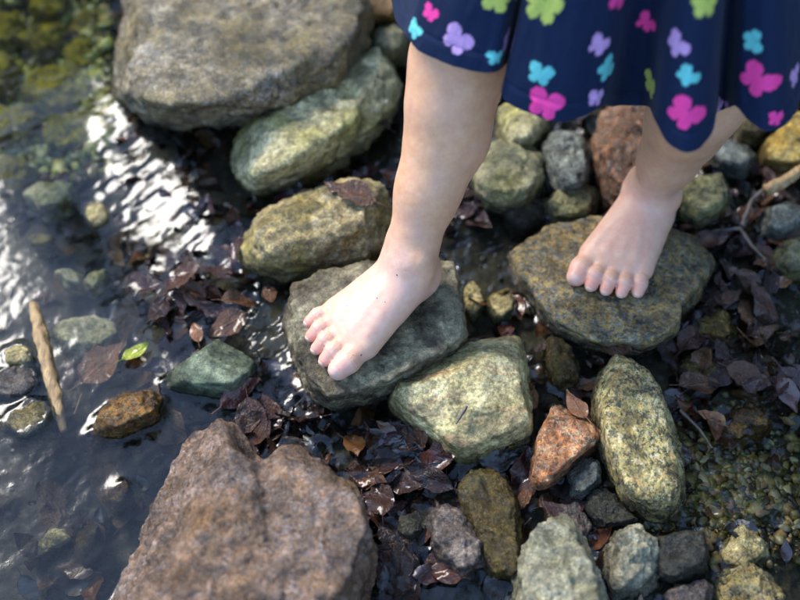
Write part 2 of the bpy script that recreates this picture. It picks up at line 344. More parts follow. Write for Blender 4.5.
rock('pool_stone', 'brown sunken stone in the blue pool beside the big brown rock', 'olive', [(74, 556), (80, 532), (92, 522), (100, 530), (96, 552), (84, 564)], -.01, zlow=-.03, depth=.03, sub=5)
rock('pool_stone', 'small tan sunken stone in the blue pool', 'tan', [(38, 542), (48, 532), (66, 530), (72, 540), (60, 548), (44, 550)], -.018, zlow=-.036, depth=.02, sub=5)
rock('pool_stone', 'rusty brown stone at the foot of the brown rock, just under the pool', 'orange', [(104, 498), (112, 486), (126, 482), (132, 492), (122, 506), (110, 506)], -.006, zlow=-.028, depth=.03, sub=5)
rock('pool_stone', 'pale stone under clear water between the pool and the long green rock', 'greygreen', [(172, 140), (184, 130), (200, 134), (200, 146), (184, 150)], -.008, zlow=-.03, depth=.03, sub=5)
for k_, ol_ in enumerate(([(20, 96), (34, 74), (70, 66), (96, 78), (92, 100), (56, 112)], [(-20, 128), (-8, 104), (24, 102), (40, 120), (20, 142), (-8, 144)], [(44, 138), (56, 118), (86, 112), (102, 124), (90, 146), (60, 152)],
                          [(-24, 80), (-16, 58), (8, 54), (18, 72), (6, 92), (-14, 94)], [(62, 54), (76, 38), (104, 40), (112, 56), (94, 70), (70, 66)], [(-14, 186), (-4, 160), (22, 154), (34, 168), (18, 190)],
                          [(20, 40), (34, 22), (62, 24), (66, 42), (44, 54)], [(70, 30), (82, 8), (108, 8), (114, 26), (92, 38)], [(-10, 34), (0, 14), (20, 12), (24, 32), (6, 44)], [(30, 8), (40, -14), (68, -12), (70, 10), (48, 18)])):
    rock('mossy_stone', 'yellow-green mossy stone sunk in the far corner of the pool beside the big boulder', 'mossy', ol_, -.012 - .004 * (k_ % 3), zlow=-.04, depth=.03, sub=5, p=10, amp=.004, group='mossy stones sunk in the far pool')
# behind and between the feet
rock('back_stone', 'pale cream speckled stone right under the dress hem', 'palegreen', [(496, 128), (500, 106), (522, 100), (546, 112), (550, 126), (534, 146), (510, 146)], .05, sub=6, p=14)
rock('back_stone', 'rounded mossy grey-green rock close behind the calf', 'greygreen', [(468, 176), (474, 154), (492, 142), (520, 144), (540, 154), (544, 176), (534, 196), (506, 202), (480, 194)], .05, sub=6, p=12)
rock('back_stone', 'upright blue-grey angular stone beside the rust mottled boulder', 'blue', [(540, 150), (548, 136), (568, 128), (584, 140), (592, 172), (586, 190), (562, 192), (548, 176)], .055, sub=6, p=22)
rock('back_stone', 'rust and mauve mottled boulder behind the rear foot', 'redbrown', [(590, 150), (592, 116), (610, 100), (640, 100), (664, 116), (672, 150), (660, 190), (630, 206), (602, 204)], .07, sub=6, p=12, amp=.003)
rock('back_stone', 'flat green-edged stone touching the far rim of the speckled stepping stone', 'greygreen', [(546, 214), (544, 194), (566, 186), (594, 188), (600, 200), (598, 214), (570, 220)], .032, sub=6, p=26)
rock('back_stone', 'dark grey wet stone below the mossy grey-green rock', 'dark', [(502, 212), (508, 198), (530, 194), (546, 202), (546, 220), (524, 228), (508, 224)], .016, sub=5, p=16)
rock('back_stone', 'small tan stone in the riffle between the two stepping stones', 'tan', [(464, 312), (462, 290), (470, 282), (482, 288), (484, 308), (474, 318)], .006, zlow=-.01, sub=5)
rock('back_stone', 'round ochre pebble in the riffle beside the speckled stepping stone', 'tan', [(486, 306), (488, 292), (502, 288), (518, 294), (520, 310), (506, 320), (492, 318)], .004, zlow=-.012, sub=5, p=10)
rock('back_stone', 'olive wedge-shaped stone below the speckled stepping stone', 'olive', [(540, 352), (548, 336), (564, 340), (576, 362), (582, 384), (562, 392), (550, 380)], .018, sub=6, p=24)
rock('back_stone', 'small grey stone jammed behind the big boulder', 'greygreen', [(370, 46), (374, 30), (396, 22), (410, 30), (408, 48), (388, 54)], .05, sub=5)
rock('back_stone', 'brown smooth rock at the far edge behind the boulder', 'orange', [(340, 18), (338, -20), (380, -40), (424, -20), (422, 8), (390, 20)], .06, sub=6, p=12)
rock('back_stone', 'grey-green cracked stone by the heel of the rear foot', 'greygreen', [(676, 206), (680, 184), (700, 174), (724, 176), (732, 190), (724, 208), (700, 220)], .04, sub=6, p=18)
rock('back_stone', 'flat slate stone below the hem fold, beyond the heel', 'blue', [(706, 150), (716, 138), (744, 144), (756, 158), (750, 170), (724, 164)], .03, sub=5, p=20)
rock('back_stone', 'mossy yellow-green stone under the dress corner', 'ochre', [(762, 150), (770, 122), (796, 112), (830, 120), (836, 150), (810, 166), (780, 164)], .045, sub=6, p=12)
rock('back_stone', 'mossy olive stone just behind the last dress fold', 'olive', [(736, 128), (742, 100), (764, 88), (782, 100), (784, 122), (760, 134)], .04, sub=6, p=12)
rock('back_stone', 'grey stone beside the broken pale twig', 'blue', [(762, 226), (766, 206), (788, 200), (812, 208), (814, 226), (790, 236)], .028, sub=5, p=18)
rock('back_stone', 'lichen-green stone in the litter below the grey stone', 'greygreen', [(774, 262), (780, 240), (806, 236), (826, 252), (816, 274), (790, 276)], .025, sub=5, p=16)
rock('ochre_stone', 'ochre yellow stone close to the lower rim of the speckled stepping stone', 'ochre', [(692, 334), (698, 316), (716, 308), (734, 318), (738, 338), (718, 346), (702, 344)], .012, zlow=-.008, sub=6, p=14)
rock('litter_stone', 'flat brown stone at the outer edge of the leaf litter', 'orange', [(722, 432), (730, 414), (752, 404), (770, 416), (766, 436), (744, 446)], .004, zlow=-.012, sub=5, p=16)
rock('litter_stone', 'dark stone between the ochre stone and the speckled yellow boulder', 'olive', [(676, 374), (682, 356), (706, 350), (720, 364), (712, 382), (690, 386)], .008, zlow=-.01, sub=5, p=16)
# near right
rock('pale_grey_rock', 'pale grey upright boulder with a chalky dry face below the olive rock', 'greypale',
     [(514, 640), (518, 580), (526, 530), (546, 512), (568, 516), (582, 544), (592, 560), (606, 604), (610, 650)], .065, inset=.68, sub=6, p=18, amp=.0026, cracks=.0015)
rock('olive_rock', 'olive brown wet rock lying in the leaves beside the pale grey boulder', 'olive',
     [(458, 490), (470, 470), (492, 468), (512, 486), (522, 520), (528, 556), (512, 582), (490, 578), (476, 540)], .022, inset=.75, sub=6, p=14, amp=.0025)
rock('mauve_rock', 'mauve grey wet stone leaning on the olive rock in the leaves', 'mauve',
     [(426, 520), (434, 502), (452, 500), (474, 520), (488, 546), (486, 566), (466, 580), (440, 560)], .026, inset=.7, sub=6, p=20, amp=.0022)
rock('corner_stone', 'blue-grey stone wedged between pink granite and speckled boulder', 'blue', [(566, 486), (570, 466), (586, 456), (600, 462), (600, 482), (584, 498), (570, 496)], .026, sub=6, p=20)
rock('corner_stone', 'black glossy wet stone below the speckled yellow boulder', 'dark', [(584, 510), (592, 490), (604, 486), (622, 504), (640, 522), (624, 530), (596, 530)], .02, sub=6, p=20)
rock('corner_stone', 'grey spotted stone between black glossy stone and pale boulder', 'mauve', [(552, 508), (560, 500), (578, 504), (592, 524), (588, 542), (576, 540), (566, 524)], .016, sub=6, p=16)
rock('corner_stone', 'dark stone with chalk white patches beside the pale grey boulder', 'greypale', [(602, 566), (604, 544), (622, 528), (648, 532), (664, 546), (660, 572), (640, 596), (614, 600)], .034, sub=6, p=24, amp=.003)
rock('corner_stone', 'dark green shiny square stone right below the speckled yellow boulder', 'dark', [(652, 560), (656, 538), (688, 530), (704, 534), (712, 560), (706, 576), (676, 584), (656, 578)], .03, sub=6, p=28)
rock('corner_stone', 'grey wedge stone under the dark green shiny stone', 'mauve', [(664, 596), (674, 586), (704, 580), (712, 590), (710, 612), (680, 616)], .02, sub=5, p=22)
rock('corner_stone', 'yellow speckled rounded stone awash beside the gravel', 'yellowspeck', [(714, 596), (720, 574), (744, 566), (768, 580), (780, 606), (760, 630), (724, 626)], .02, sub=6, p=12, amp=.003)
rock('corner_stone', 'mossy tan stone half under running water', 'tan', [(720, 558), (728, 536), (748, 528), (766, 540), (770, 560), (750, 572), (730, 570)], .008, zlow=-.01, sub=6, p=12)
rock('dark_chip', 'small dark grey chipped stone in the leaves beside the brown rock', 'dark', [(396, 532), (400, 516), (414, 512), (428, 514), (422, 536), (410, 542)], .014, sub=5, p=28)

# ---------------------------------------------------------------- streambed
def axis(a, b, st, lo, hi):
    c = list(np.arange(a, b + 1e-9, st)); s = st
    x = a; left = []
    while x > lo: s *= 1.25; x -= s; left.append(x)
    s = st; x = b; right = []
    while x < hi: s *= 1.25; x += s; right.append(x)
    return np.array(left[::-1] + c + right)
def grid_mesh(name, xs, ys, zf):
    X, Y = np.meshgrid(xs, ys); Z = zf(X, Y); v = np.stack([X, Y, Z], -1).reshape(-1, 3)
    nx, ny = len(xs), len(ys); i = np.arange(nx * ny).reshape(ny, nx)
    f = np.stack([i[:-1, :-1], i[:-1, 1:], i[1:, 1:], i[1:, :-1]], -1).reshape(-1, 4)
    return fast_mesh(name, v, f)
bx = axis(-.62, .62, .006, -14, 14); by = axis(.22, 1.25, .006, -10, 18)
m = NM('streambed_silt'); v = m.coord(False)
c = m.ramp(m.noise(v, 9, 8, .65), [(.35, (.014, .011, .007)), (.5, (.030, .023, .012)), (.66, (.068, .058, .024))])
c = m.mix(m.ramp(m.noise(v, 120, 5, .7), [(.5, 0.), (.7, .6)]), c, (.149, .115, .061))
M['bed'] = m.put(col=c, rough=.45, nrm=m.bump(m.noise(v, 160, 6, .7), .7, .004))
bed = tag(obj('streambed', grid_mesh('streambed', bx, by, bed_z), M['bed']), 'dark silty streambed under the stones', kind='structure')

# gravel too small to count
def stones_mesh(name, pos, size, cols):
    V, F = ICO[2]; n = len(pos); nv = len(V)
    sc = size[:, None] * rng.uniform(.6, 1.25, (n, 3)); sc[:, 2] *= .7
    jit = 1 + .15 * rng.standard_normal((n, nv)).clip(-1.5, 1.5)
    a = rng.uniform(0, 6.28, n); ca, sa = np.cos(a)[:, None], np.sin(a)[:, None]
    U0 = np.repeat(V[None], n, 0) * jit[:, :, None]
    for _ in range(6):
        nn_ = rng.standard_normal((n, 1, 3)); nn_ /= np.linalg.norm(nn_, axis=2)[..., None]
        U0 = U0 - np.maximum((U0 * nn_).sum(2) - rng.uniform(.45, .8, (n, 1)), 0)[..., None] * nn_
    L = U0 * sc[:, None, :]
    w = np.stack([L[..., 0] * ca - L[..., 1] * sa, L[..., 0] * sa + L[..., 1] * ca, L[..., 2]], -1) + pos[:, None]
    f = (F[None] + (np.arange(n) * nv)[:, None, None]).reshape(-1, 3)
    me = fast_mesh(name, w.reshape(-1, 3), f, False); vcol(me, np.repeat(cols, nv, 0)); return me
m = NM('wet_gravel'); at = m.n('VertexColor', layer_name='Col'); v = m.coord(False)
c = m.mix(.6, at.outputs[0], m.ramp(m.noise(v, 260, 5, .7), [(.3, .25), (.7, .8)]), 'OVERLAY')
M['gravel'] = m.put(col=c, rough=.25, nrm=m.bump(m.noise(v, 500, 4, .6), .4, .001))
def gravel_cols(n, pal, jitter=.3):
    pal = np.array(pal); k = pal[rng.integers(0, len(pal), n)]
    return np.clip(k * rng.uniform(1 - jitter, 1 + jitter, (n, 1)), 0, 1)
n = 1600; gx = rng.uniform(-.66, .66, n); gy = rng.uniform(.24, 1.22, n)
sz = rng.uniform(.002, .0048, n)
me = stones_mesh('gravel', np.stack([gx, gy, bed_z(gx, gy) + sz * .3], -1), sz,
                 gravel_cols(n, [(.05, .035, .02), (.10, .075, .04), (.03, .025, .02), (.16, .13, .07), (.07, .07, .06), (.13, .09, .03)]))
tag(obj('gravel', me, M['gravel']), 'loose dark gravel covering the streambed', kind='stuff')
n = 2200; gp = np.array([P(rng.normal(735, 38), rng.normal(490, 36), -.012) for _ in range(n)])
sz = .0014 + .0060 * rng.random(n) ** 2.4; gp[:, 2] = bed_z(gp[:, 0], gp[:, 1]) + .004 + sz * .4
me = stones_mesh('fine_gravel', gp, sz, gravel_cols(n, [(.15, .12, .03), (.26, .18, .05), (.12, .12, .03), (.30, .25, .12), (.06, .05, .02), (.28, .17, .07), (.05, .04, .02), (.10, .06, .02)]))
tag(obj('fine_gravel', me, M['gravel']), 'bright yellow-green fine gravel under running water beside the speckled boulder', kind='stuff')

n = 1500; gp = np.array([P(rng.uniform(-40, 116), rng.uniform(-30, 175), -.03) for _ in range(n)])
sz = .003 + .009 * rng.random(n) ** 2; gp[:, 2] = bed_z(gp[:, 0], gp[:, 1]) + .010 + sz * .8
me = stones_mesh('mossy_gravel', gp, sz, gravel_cols(n, [(.22, .22, .03), (.34, .32, .05), (.14, .16, .02), (.42, .38, .10), (.10, .10, .02), (.28, .20, .04)]))
tag(obj('mossy_gravel', me, M['gravel']), 'green-gold mossy gravel bed of the pool beside the big boulder', kind='stuff')
# ---------------------------------------------------------------- water
REG = [  # px, py, rx, ry, fine ripple strength
    (262, 320, 36, 50, 1.5), (480, 250, 60, 50, .9), (555, 350, 40, 50, .6), (745, 500, 70, 90, .95), (760, 320, 80, 110, .9), (400, 500, 120, 70, .8), (300, 420, 60, 40, .8), (190, 300, 60, 40, .5), (740, 420, 70, 60, .9), (560, 490, 50, 50, .7)]
regw = [(P(a, b, 0), a, b, rx, ry, s) for a, b, rx, ry, s in REG]
allr = np.concatenate(ROCKS['all']); near = allr[np.abs(allr[:, 2]) < .004]
def water_z(X, Y):
    pts = np.stack([X, Y, 0 * X], -1)
    px = proj(np.stack([X, Y, 0 * X], -1).reshape(-1, 3)).reshape(*X.shape, 3)
    fine = 0 * X + .05
    for (w, a, b, rx, ry, s) in regw:
        fine = np.maximum(fine, s * np.exp(-(((px[..., 0] - a) / rx) ** 2 + ((px[..., 1] - b) / ry) ** 2)))
    fine = np.where((np.abs(X) > .8) | (Y > 1.5) | (Y < 0), .05, fine)
    # long streaks of the current run from the far right to the near left
    ca, sa = math.cos(.75), math.sin(.75)
    U = X * ca + Y * sa; Vv = -X * sa + Y * ca
    q = np.stack([U * 9, Vv * 26, 0 * X], -1)
    z = .00045 * fbm(q, 3, 31, .5) * sstep(1.2, .2, fine)
    z = z + fine * .0022 * fbm(np.stack([U * 70 + 2 * vnoise(pts * 40, 3), Vv * 110, 0 * X], -1), 3, 41, .55)
    z = z + fine * .0022 * fbm(pts * 34, 2, 47, .5, True)
    # added tilt past the big boulder, shaped to mirror the sun as a patch
    w = np.exp(-(((px[..., 0] - 160) / 100) ** 2 + ((px[..., 1] - 172) / 112) ** 2) ** 2) * (np.abs(X) < .8)
    p0_ = P(160, 172, 0)
    along = (X - p0_[0]) * .84 + (Y - p0_[1]) * .54 + .010 * fbm(pts * 11, 3, 71)
    sun_tilt = np.clip(along, -.10, .10)
    p1_ = P(264, 318, 0); w2 = np.exp(-(((px[..., 0] - 264) / 34) ** 2 + ((px[..., 1] - 318) / 48) ** 2) ** 2) * (np.abs(X) < .8)  # second tilt, added so the trickle also mirrors the sun
    z = z + w2 * (.15 * ((X - p1_[0]) * .84 + (Y - p1_[1]) * .54) + .0022 * fbm(np.stack([U * 40, Vv * 130, 0 * X], -1), 3, 83))
    return z + w * (.19 * sun_tilt + .0011 * fbm(np.stack([U * 14, Vv * 48, 0 * X], -1), 3, 77) + .0004 * fbm(pts * 90, 2, 79))
wx = axis(-.50, .54, .0026, -14, 14); wy = axis(.28, 1.12, .0026, -10, 18)
wm = grid_mesh('water', wx, wy, water_z)
co = np.empty(len(wm.vertices) * 3, np.float32); wm.vertices.foreach_get('co', co); co = co.reshape(-1, 3)
kd = KDTree(len(near))
for i, q in enumerate(near): kd.insert((q[0], q[1], 0), i)
kd.balance()
ins = np.where((np.abs(co[:, 0]) < .56) & (co[:, 1] > .26) & (co[:, 1] < 1.15))[0]
for i in ins:                                        # the film climbs a little where it meets stone
    d = kd.find((co[i, 0], co[i, 1], 0))[2]
    if d < .014: co[i, 2] += .0026 * math.exp(-d / .0035)
wm.vertices.foreach_set('co', co.ravel()); wm.update()
m = NM('clear_stream_water'); v = m.coord(False)
m.t.nodes.remove(m.bsdf)
b = m.bump(m.noise(v, 130, 3, .5, .3), .06, .003)
fr = m.n('Fresnel'); fr.inputs[0].default_value = 1.36; m.l(b, fr.inputs[1])
gl = m.n('BsdfGlossy'); gl.inputs['Roughness'].default_value = .10; m.l(b, gl.inputs['Normal'])
tr = m.n('BsdfTransparent'); tr.inputs[0].default_value = (.78, .80, .76, 1)
mx = m.n('MixShader'); m.l(fr.outputs[0], mx.inputs[0]); m.l(tr.outputs[0], mx.inputs[1]); m.l(gl.outputs[0], mx.inputs[2]); m.l(mx.outputs[0], m.out.inputs[0])
M['water'] = m.m
tag(obj('water', wm, M['water']), 'shallow clear stream water', kind='structure')

# ---------------------------------------------------------------- leaves
def leaf_mesh(name, k):
    r = random.Random(k); nu, nv = 6, 11
    L = 1.0; wd = r.uniform(.24, .36); fold = r.uniform(-.25, .5); curl = r.uniform(-.8, 1.1); twist = r.uniform(-.7, .7); wav = r.uniform(.02, .06); ph = r.uniform(0, 6)
    torn = r.random() < .35
    vs = []
    for j in range(nv):
        t = j / (nv - 1); w = wd * (math.sin(math.pi * t ** .85) ** .8) * (1 - .25 * t) + .008
        if torn and t > .6: w *= r.uniform(.6, 1.)
        for i in range(nu):
            s = i / (nu - 1) * 2 - 1
            x = s * w * (1 + .08 * r.uniform(-1, 1)); y = t - .5
            z = fold * abs(x) * (1 + .4 * math.sin(ph + t * 5)) + wav * math.sin(ph + t * 9 + s * 3) + .03 * r.uniform(-1, 1) * abs(s)
            a = twist * y; x, z = x * math.cos(a) - z * math.sin(a), x * math.sin(a) + z * math.cos(a)
            z += curl * .35 * (y * y - .08); vs.append((x, y, z))
    fs = [(j * nu + i, j * nu + i + 1, (j + 1) * nu + i + 1, (j + 1) * nu + i) for j in range(nv - 1) for i in range(nu - 1)]
    n0 = len(vs); k0 = 0.035                            # stalk
    for j, (yy, zz) in enumerate(((-.48, curl * .35 * (.23 - .08)), (-.62, curl * .35 * .30), (-.74, curl * .35 * .42))):
        for (dx, dz) in ((-.012, 0), (.012, 0), (0, .016)): vs.append((dx, yy, zz + dz))
    for j in range(2):
        for i in range(3): fs.append((n0 + j * 3 + i, n0 + j * 3 + (i + 1) % 3, n0 + (j + 1) * 3 + (i + 1) % 3, n0 + (j + 1) * 3 + i))
    me = fast_mesh(name, np.array(vs), np.array(fs))
    uv = me.uv_layers.new(name='leaf'); 
    for lp in me.loops:
        i = lp.vertex_index
        uv.data[lp.index].uv = ((i % nu) / (nu - 1), (i // nu) / (nu - 1)) if i < n0 else (.5, 0)
    return me
def leaf_mat(name, cols, rough=.22, coat=.5):
    m = NM(name); oi = m.n('ObjectInfo'); v = m.coord()
    base = m.ramp(oi.outputs['Random'], [(i / (len(cols) - 1), c_) for i, c_ in enumerate(cols)])
    uvn = m.n('UVMap', uv_map='leaf'); su = m.n('SeparateXYZ'); m.l(uvn.outputs[0], su.inputs[0])
    mid = m.math('ABSOLUTE', m.math('SUBTRACT', su.outputs[0], .5))
    vein = m.math('SINE', m.math('MULTIPLY', m.math('SUBTRACT', su.outputs[1], m.math('MULTIPLY', mid, .55)), 62.))
    vein = m.ramp(vein, [(.80, 0.), (.98, 1.)])
    rib = m.ramp(mid, [(.0, 1.), (.06, 0.)])
    vv = m.math('MAXIMUM', rib, m.math('MULTIPLY', vein, .55))
    col = m.mix(.8, base, m.ramp(m.noise(v, 5, 6, .65), [(.3, .22), (.7, .78)]), 'OVERLAY')
    col = m.mix(m.math('MULTIPLY', vv, .35), col, m.mix(1., col, (1.9, 1.7, 1.4), 'MULTIPLY'))
    b1 = m.bump(vv, .5, .02); b2 = m.bump(m.noise(v, 14, 5, .6), .5, .05, b1)
    m.bsdf.inputs['Coat Roughness'].default_value = .03
    return m.put(col=col, rough=rough, nrm=b2, coat=coat)
M['leaf'] = leaf_mat('wet_dead_leaf', [(.016, .006, .005), (.050, .016, .010), (.020, .010, .008), (.085, .030, .012), (.030, .010, .010), (.12, .050, .016), (.034, .015, .010), (.065, .020, .010)], .2, .3)
M['leaf_under'] = leaf_mat('sunken_brown_leaf', [(.05, .024, .012), (.11, .055, .02), (.07, .035, .02), (.16, .085, .03), (.05, .03, .02)], .4, .0)
M['leaf_orange'] = leaf_mat('orange_brown_leaf', [(.28, .12, .05), (.30, .14, .06)], .35, .2)
M['leaf_red'] = leaf_mat('dark_red_brown_leaf', [(.11, .026, .012), (.12, .03, .014)], .25, .5)
M['leaf_green'] = leaf_mat('yellow_green_leaf', [(.34, .36, .03), (.36, .38, .03)], .3, .4)
LEAVES = [leaf_mesh('leaf', k) for k in range(14)]
LEAFMESH = {}
def leaf(px, py, z, size, yaw, mat, label, group=None, tilt=(0, 0), k=None, name='leaf'):
    k = random.randrange(len(LEAVES)) if k is None else k
    if (k, mat) not in LEAFMESH:
        me = LEAVES[k].copy(); me.materials.clear(); me.materials.append(M[mat]); LEAFMESH[k, mat] = me
    o = obj(name, LEAFMESH[k, mat]); p = P(px, py, z)
    o.location = p; o.scale = (size, size, size); o.rotation_euler = (tilt[0], tilt[1], yaw)
    return tag(o, label, 'leaf', group)
LREG = [  # px, py, rx, ry, count, zmin, zmax (above the bed), size, material, label
    (190, 285, 55, 45, 34, .006, .046, (.028, .05), 'leaf', 'wet dark brown dead leaf piled at the edge of the pool by the yellow-grey rock'),
    (120, 400, 60, 60, 16, .004, .030, (.03, .055), 'leaf_under', 'brown dead leaf sunk under the calm pool by the floating stick'),
    (80, 500, 60, 50, 10, .004, .022, (.03, .05), 'leaf_under', 'brown dead leaf lying deep under the blue pool'),
    (120, 250, 60, 40, 10, .004, .024, (.025, .045), 'leaf_under', 'brown dead leaf blurred on the far pool bed'),
    (262, 425, 42, 34, 26, .004, .034, (.03, .055), 'leaf', 'wet chestnut-brown leaf packed between the green stone and the olive stepping stone'),
    (390, 480, 55, 50, 40, .004, .030, (.025, .05), 'leaf', 'wet dark red-brown leaf in the mat below the pale green block'),
    (400, 570, 60, 40, 26, .004, .028, (.03, .05), 'leaf', 'wet dark leaf in the mat between brown rock and mauve stone'),
    (560, 500, 30, 50, 14, .004, .026, (.02, .04), 'leaf', 'wet dark leaf in the gap beside the pink granite stone'),
    (730, 260, 60, 60, 34, .004, .034, (.025, .05), 'leaf', 'wet dark brown leaf in the litter beyond the speckled stepping stone'),
    (730, 370, 60, 50, 36, .004, .028, (.025, .045), 'leaf', 'wet dark leaf in the litter beside the speckled yellow boulder'),
    (775, 200, 40, 60, 16, .004, .034, (.03, .05), 'leaf', 'blurred brown leaf in the litter around the broken twig'),
    (460, 200, 30, 30, 14, .004, .030, (.025, .04), 'leaf', 'wet brown leaf caught behind the calf'),
    (330, 165, 60, 25, 12, .010, .046, (.025, .045), 'leaf', 'wet dark leaf caught between the long pale rock and the yellow-grey rock'),
    (570, 380, 30, 35, 10, .004, .024, (.02, .04), 'leaf', 'wet dark leaf in the gap below the speckled stepping stone'),
]
for (a, b_, rx, ry, cnt, z0, z1, szr, mt, lab) in LREG:
    for i in range(cnt):
        px, py = random.gauss(a, rx * .6), random.gauss(b_, ry * .6); q = P(px, py, -.01)
        zz = float(bed_z(q[0], q[1])) + random.uniform(z0, z1)
        leaf(px, py, zz, random.uniform(*szr), random.uniform(0, 6.28), mt, lab, lab.replace('leaf', 'leaves', 1), (random.gauss(0, .35), random.gauss(0, .35)))

# small leaves and fragments that fill every gap between the stones
tv, tf, tc_ = [], [], []; tn = 0
LW = [(np.array([x.co[:] for x in L_.vertices]), np.array([list(p_.vertices) for p_ in L_.polygons])) for L_ in LEAVES]
LC = np.array([(.014, .006, .005), (.042, .014, .009), (.018, .010, .008), (.07, .026, .011), (.026, .009, .009), (.10, .042, .014), (.010, .008, .007)])
for i in range(3100):
    x = random.uniform(-.6, .62); y = random.uniform(.25, 1.2); bz = float(bed_z(x, y))
    if i > 2500: x, y = random.uniform(-1.0, 1.0), random.uniform(-.1, 1.7); bz = float(bed_z(x, y))
    if x + (y - .6) * .28 < -.26 and random.random() < .7: continue
    gq = proj(np.array([[x, y, 0]]))[0]
    if ((gq[0] - 262) / 30) ** 2 + ((gq[1] - 322) / 42) ** 2 < 1 or ((gq[0] - 482) / 40) ** 2 + ((gq[1] - 255) / 45) ** 2 < 1: continue
    if gq[1] > 440 and gq[0] > 680 and random.random() < .9: continue
    vv_, ff_ = LW[random.randrange(len(LW))]; sz_ = random.uniform(.014, .042)
    Mx = np.array((Matrix.Rotation(random.uniform(0, 6.28), 3, 'Z') @ Matrix.Rotation(random.gauss(0, .45), 3, 'X') @ Matrix.Rotation(random.gauss(0, .45), 3, 'Y')))
    tv.append(vv_ @ Mx.T * sz_ + (x, y, min(bz + random.uniform(.002, .024), .009))); tf.append(ff_ + tn); tn += len(vv_)
    tc_.append(np.tile(LC[random.randrange(len(LC))] * random.uniform(.7, 1.4), (len(vv_), 1)))
lm_ = fast_mesh('leaf_litter', np.concatenate(tv), np.concatenate(tf)); vcol(lm_, np.concatenate(tc_))
m = NM('wet_leaf_litter'); vc = m.n('VertexColor', layer_name='Col'); v = m.coord(False)
c = m.mix(.7, vc.outputs[0], m.ramp(m.noise(v, 150, 5, .65), [(.3, .25), (.7, .8)]), 'OVERLAY')
m.bsdf.inputs['Coat Roughness'].default_value = .03
M['litter'] = m.put(col=c, rough=.2, coat=.3, nrm=m.bump(m.noise(v, 300, 5, .6), .5, .002))
tag(obj('leaf_litter', lm_, M['litter']), 'mat of small dark wet leaf fragments between the stones', kind='stuff')

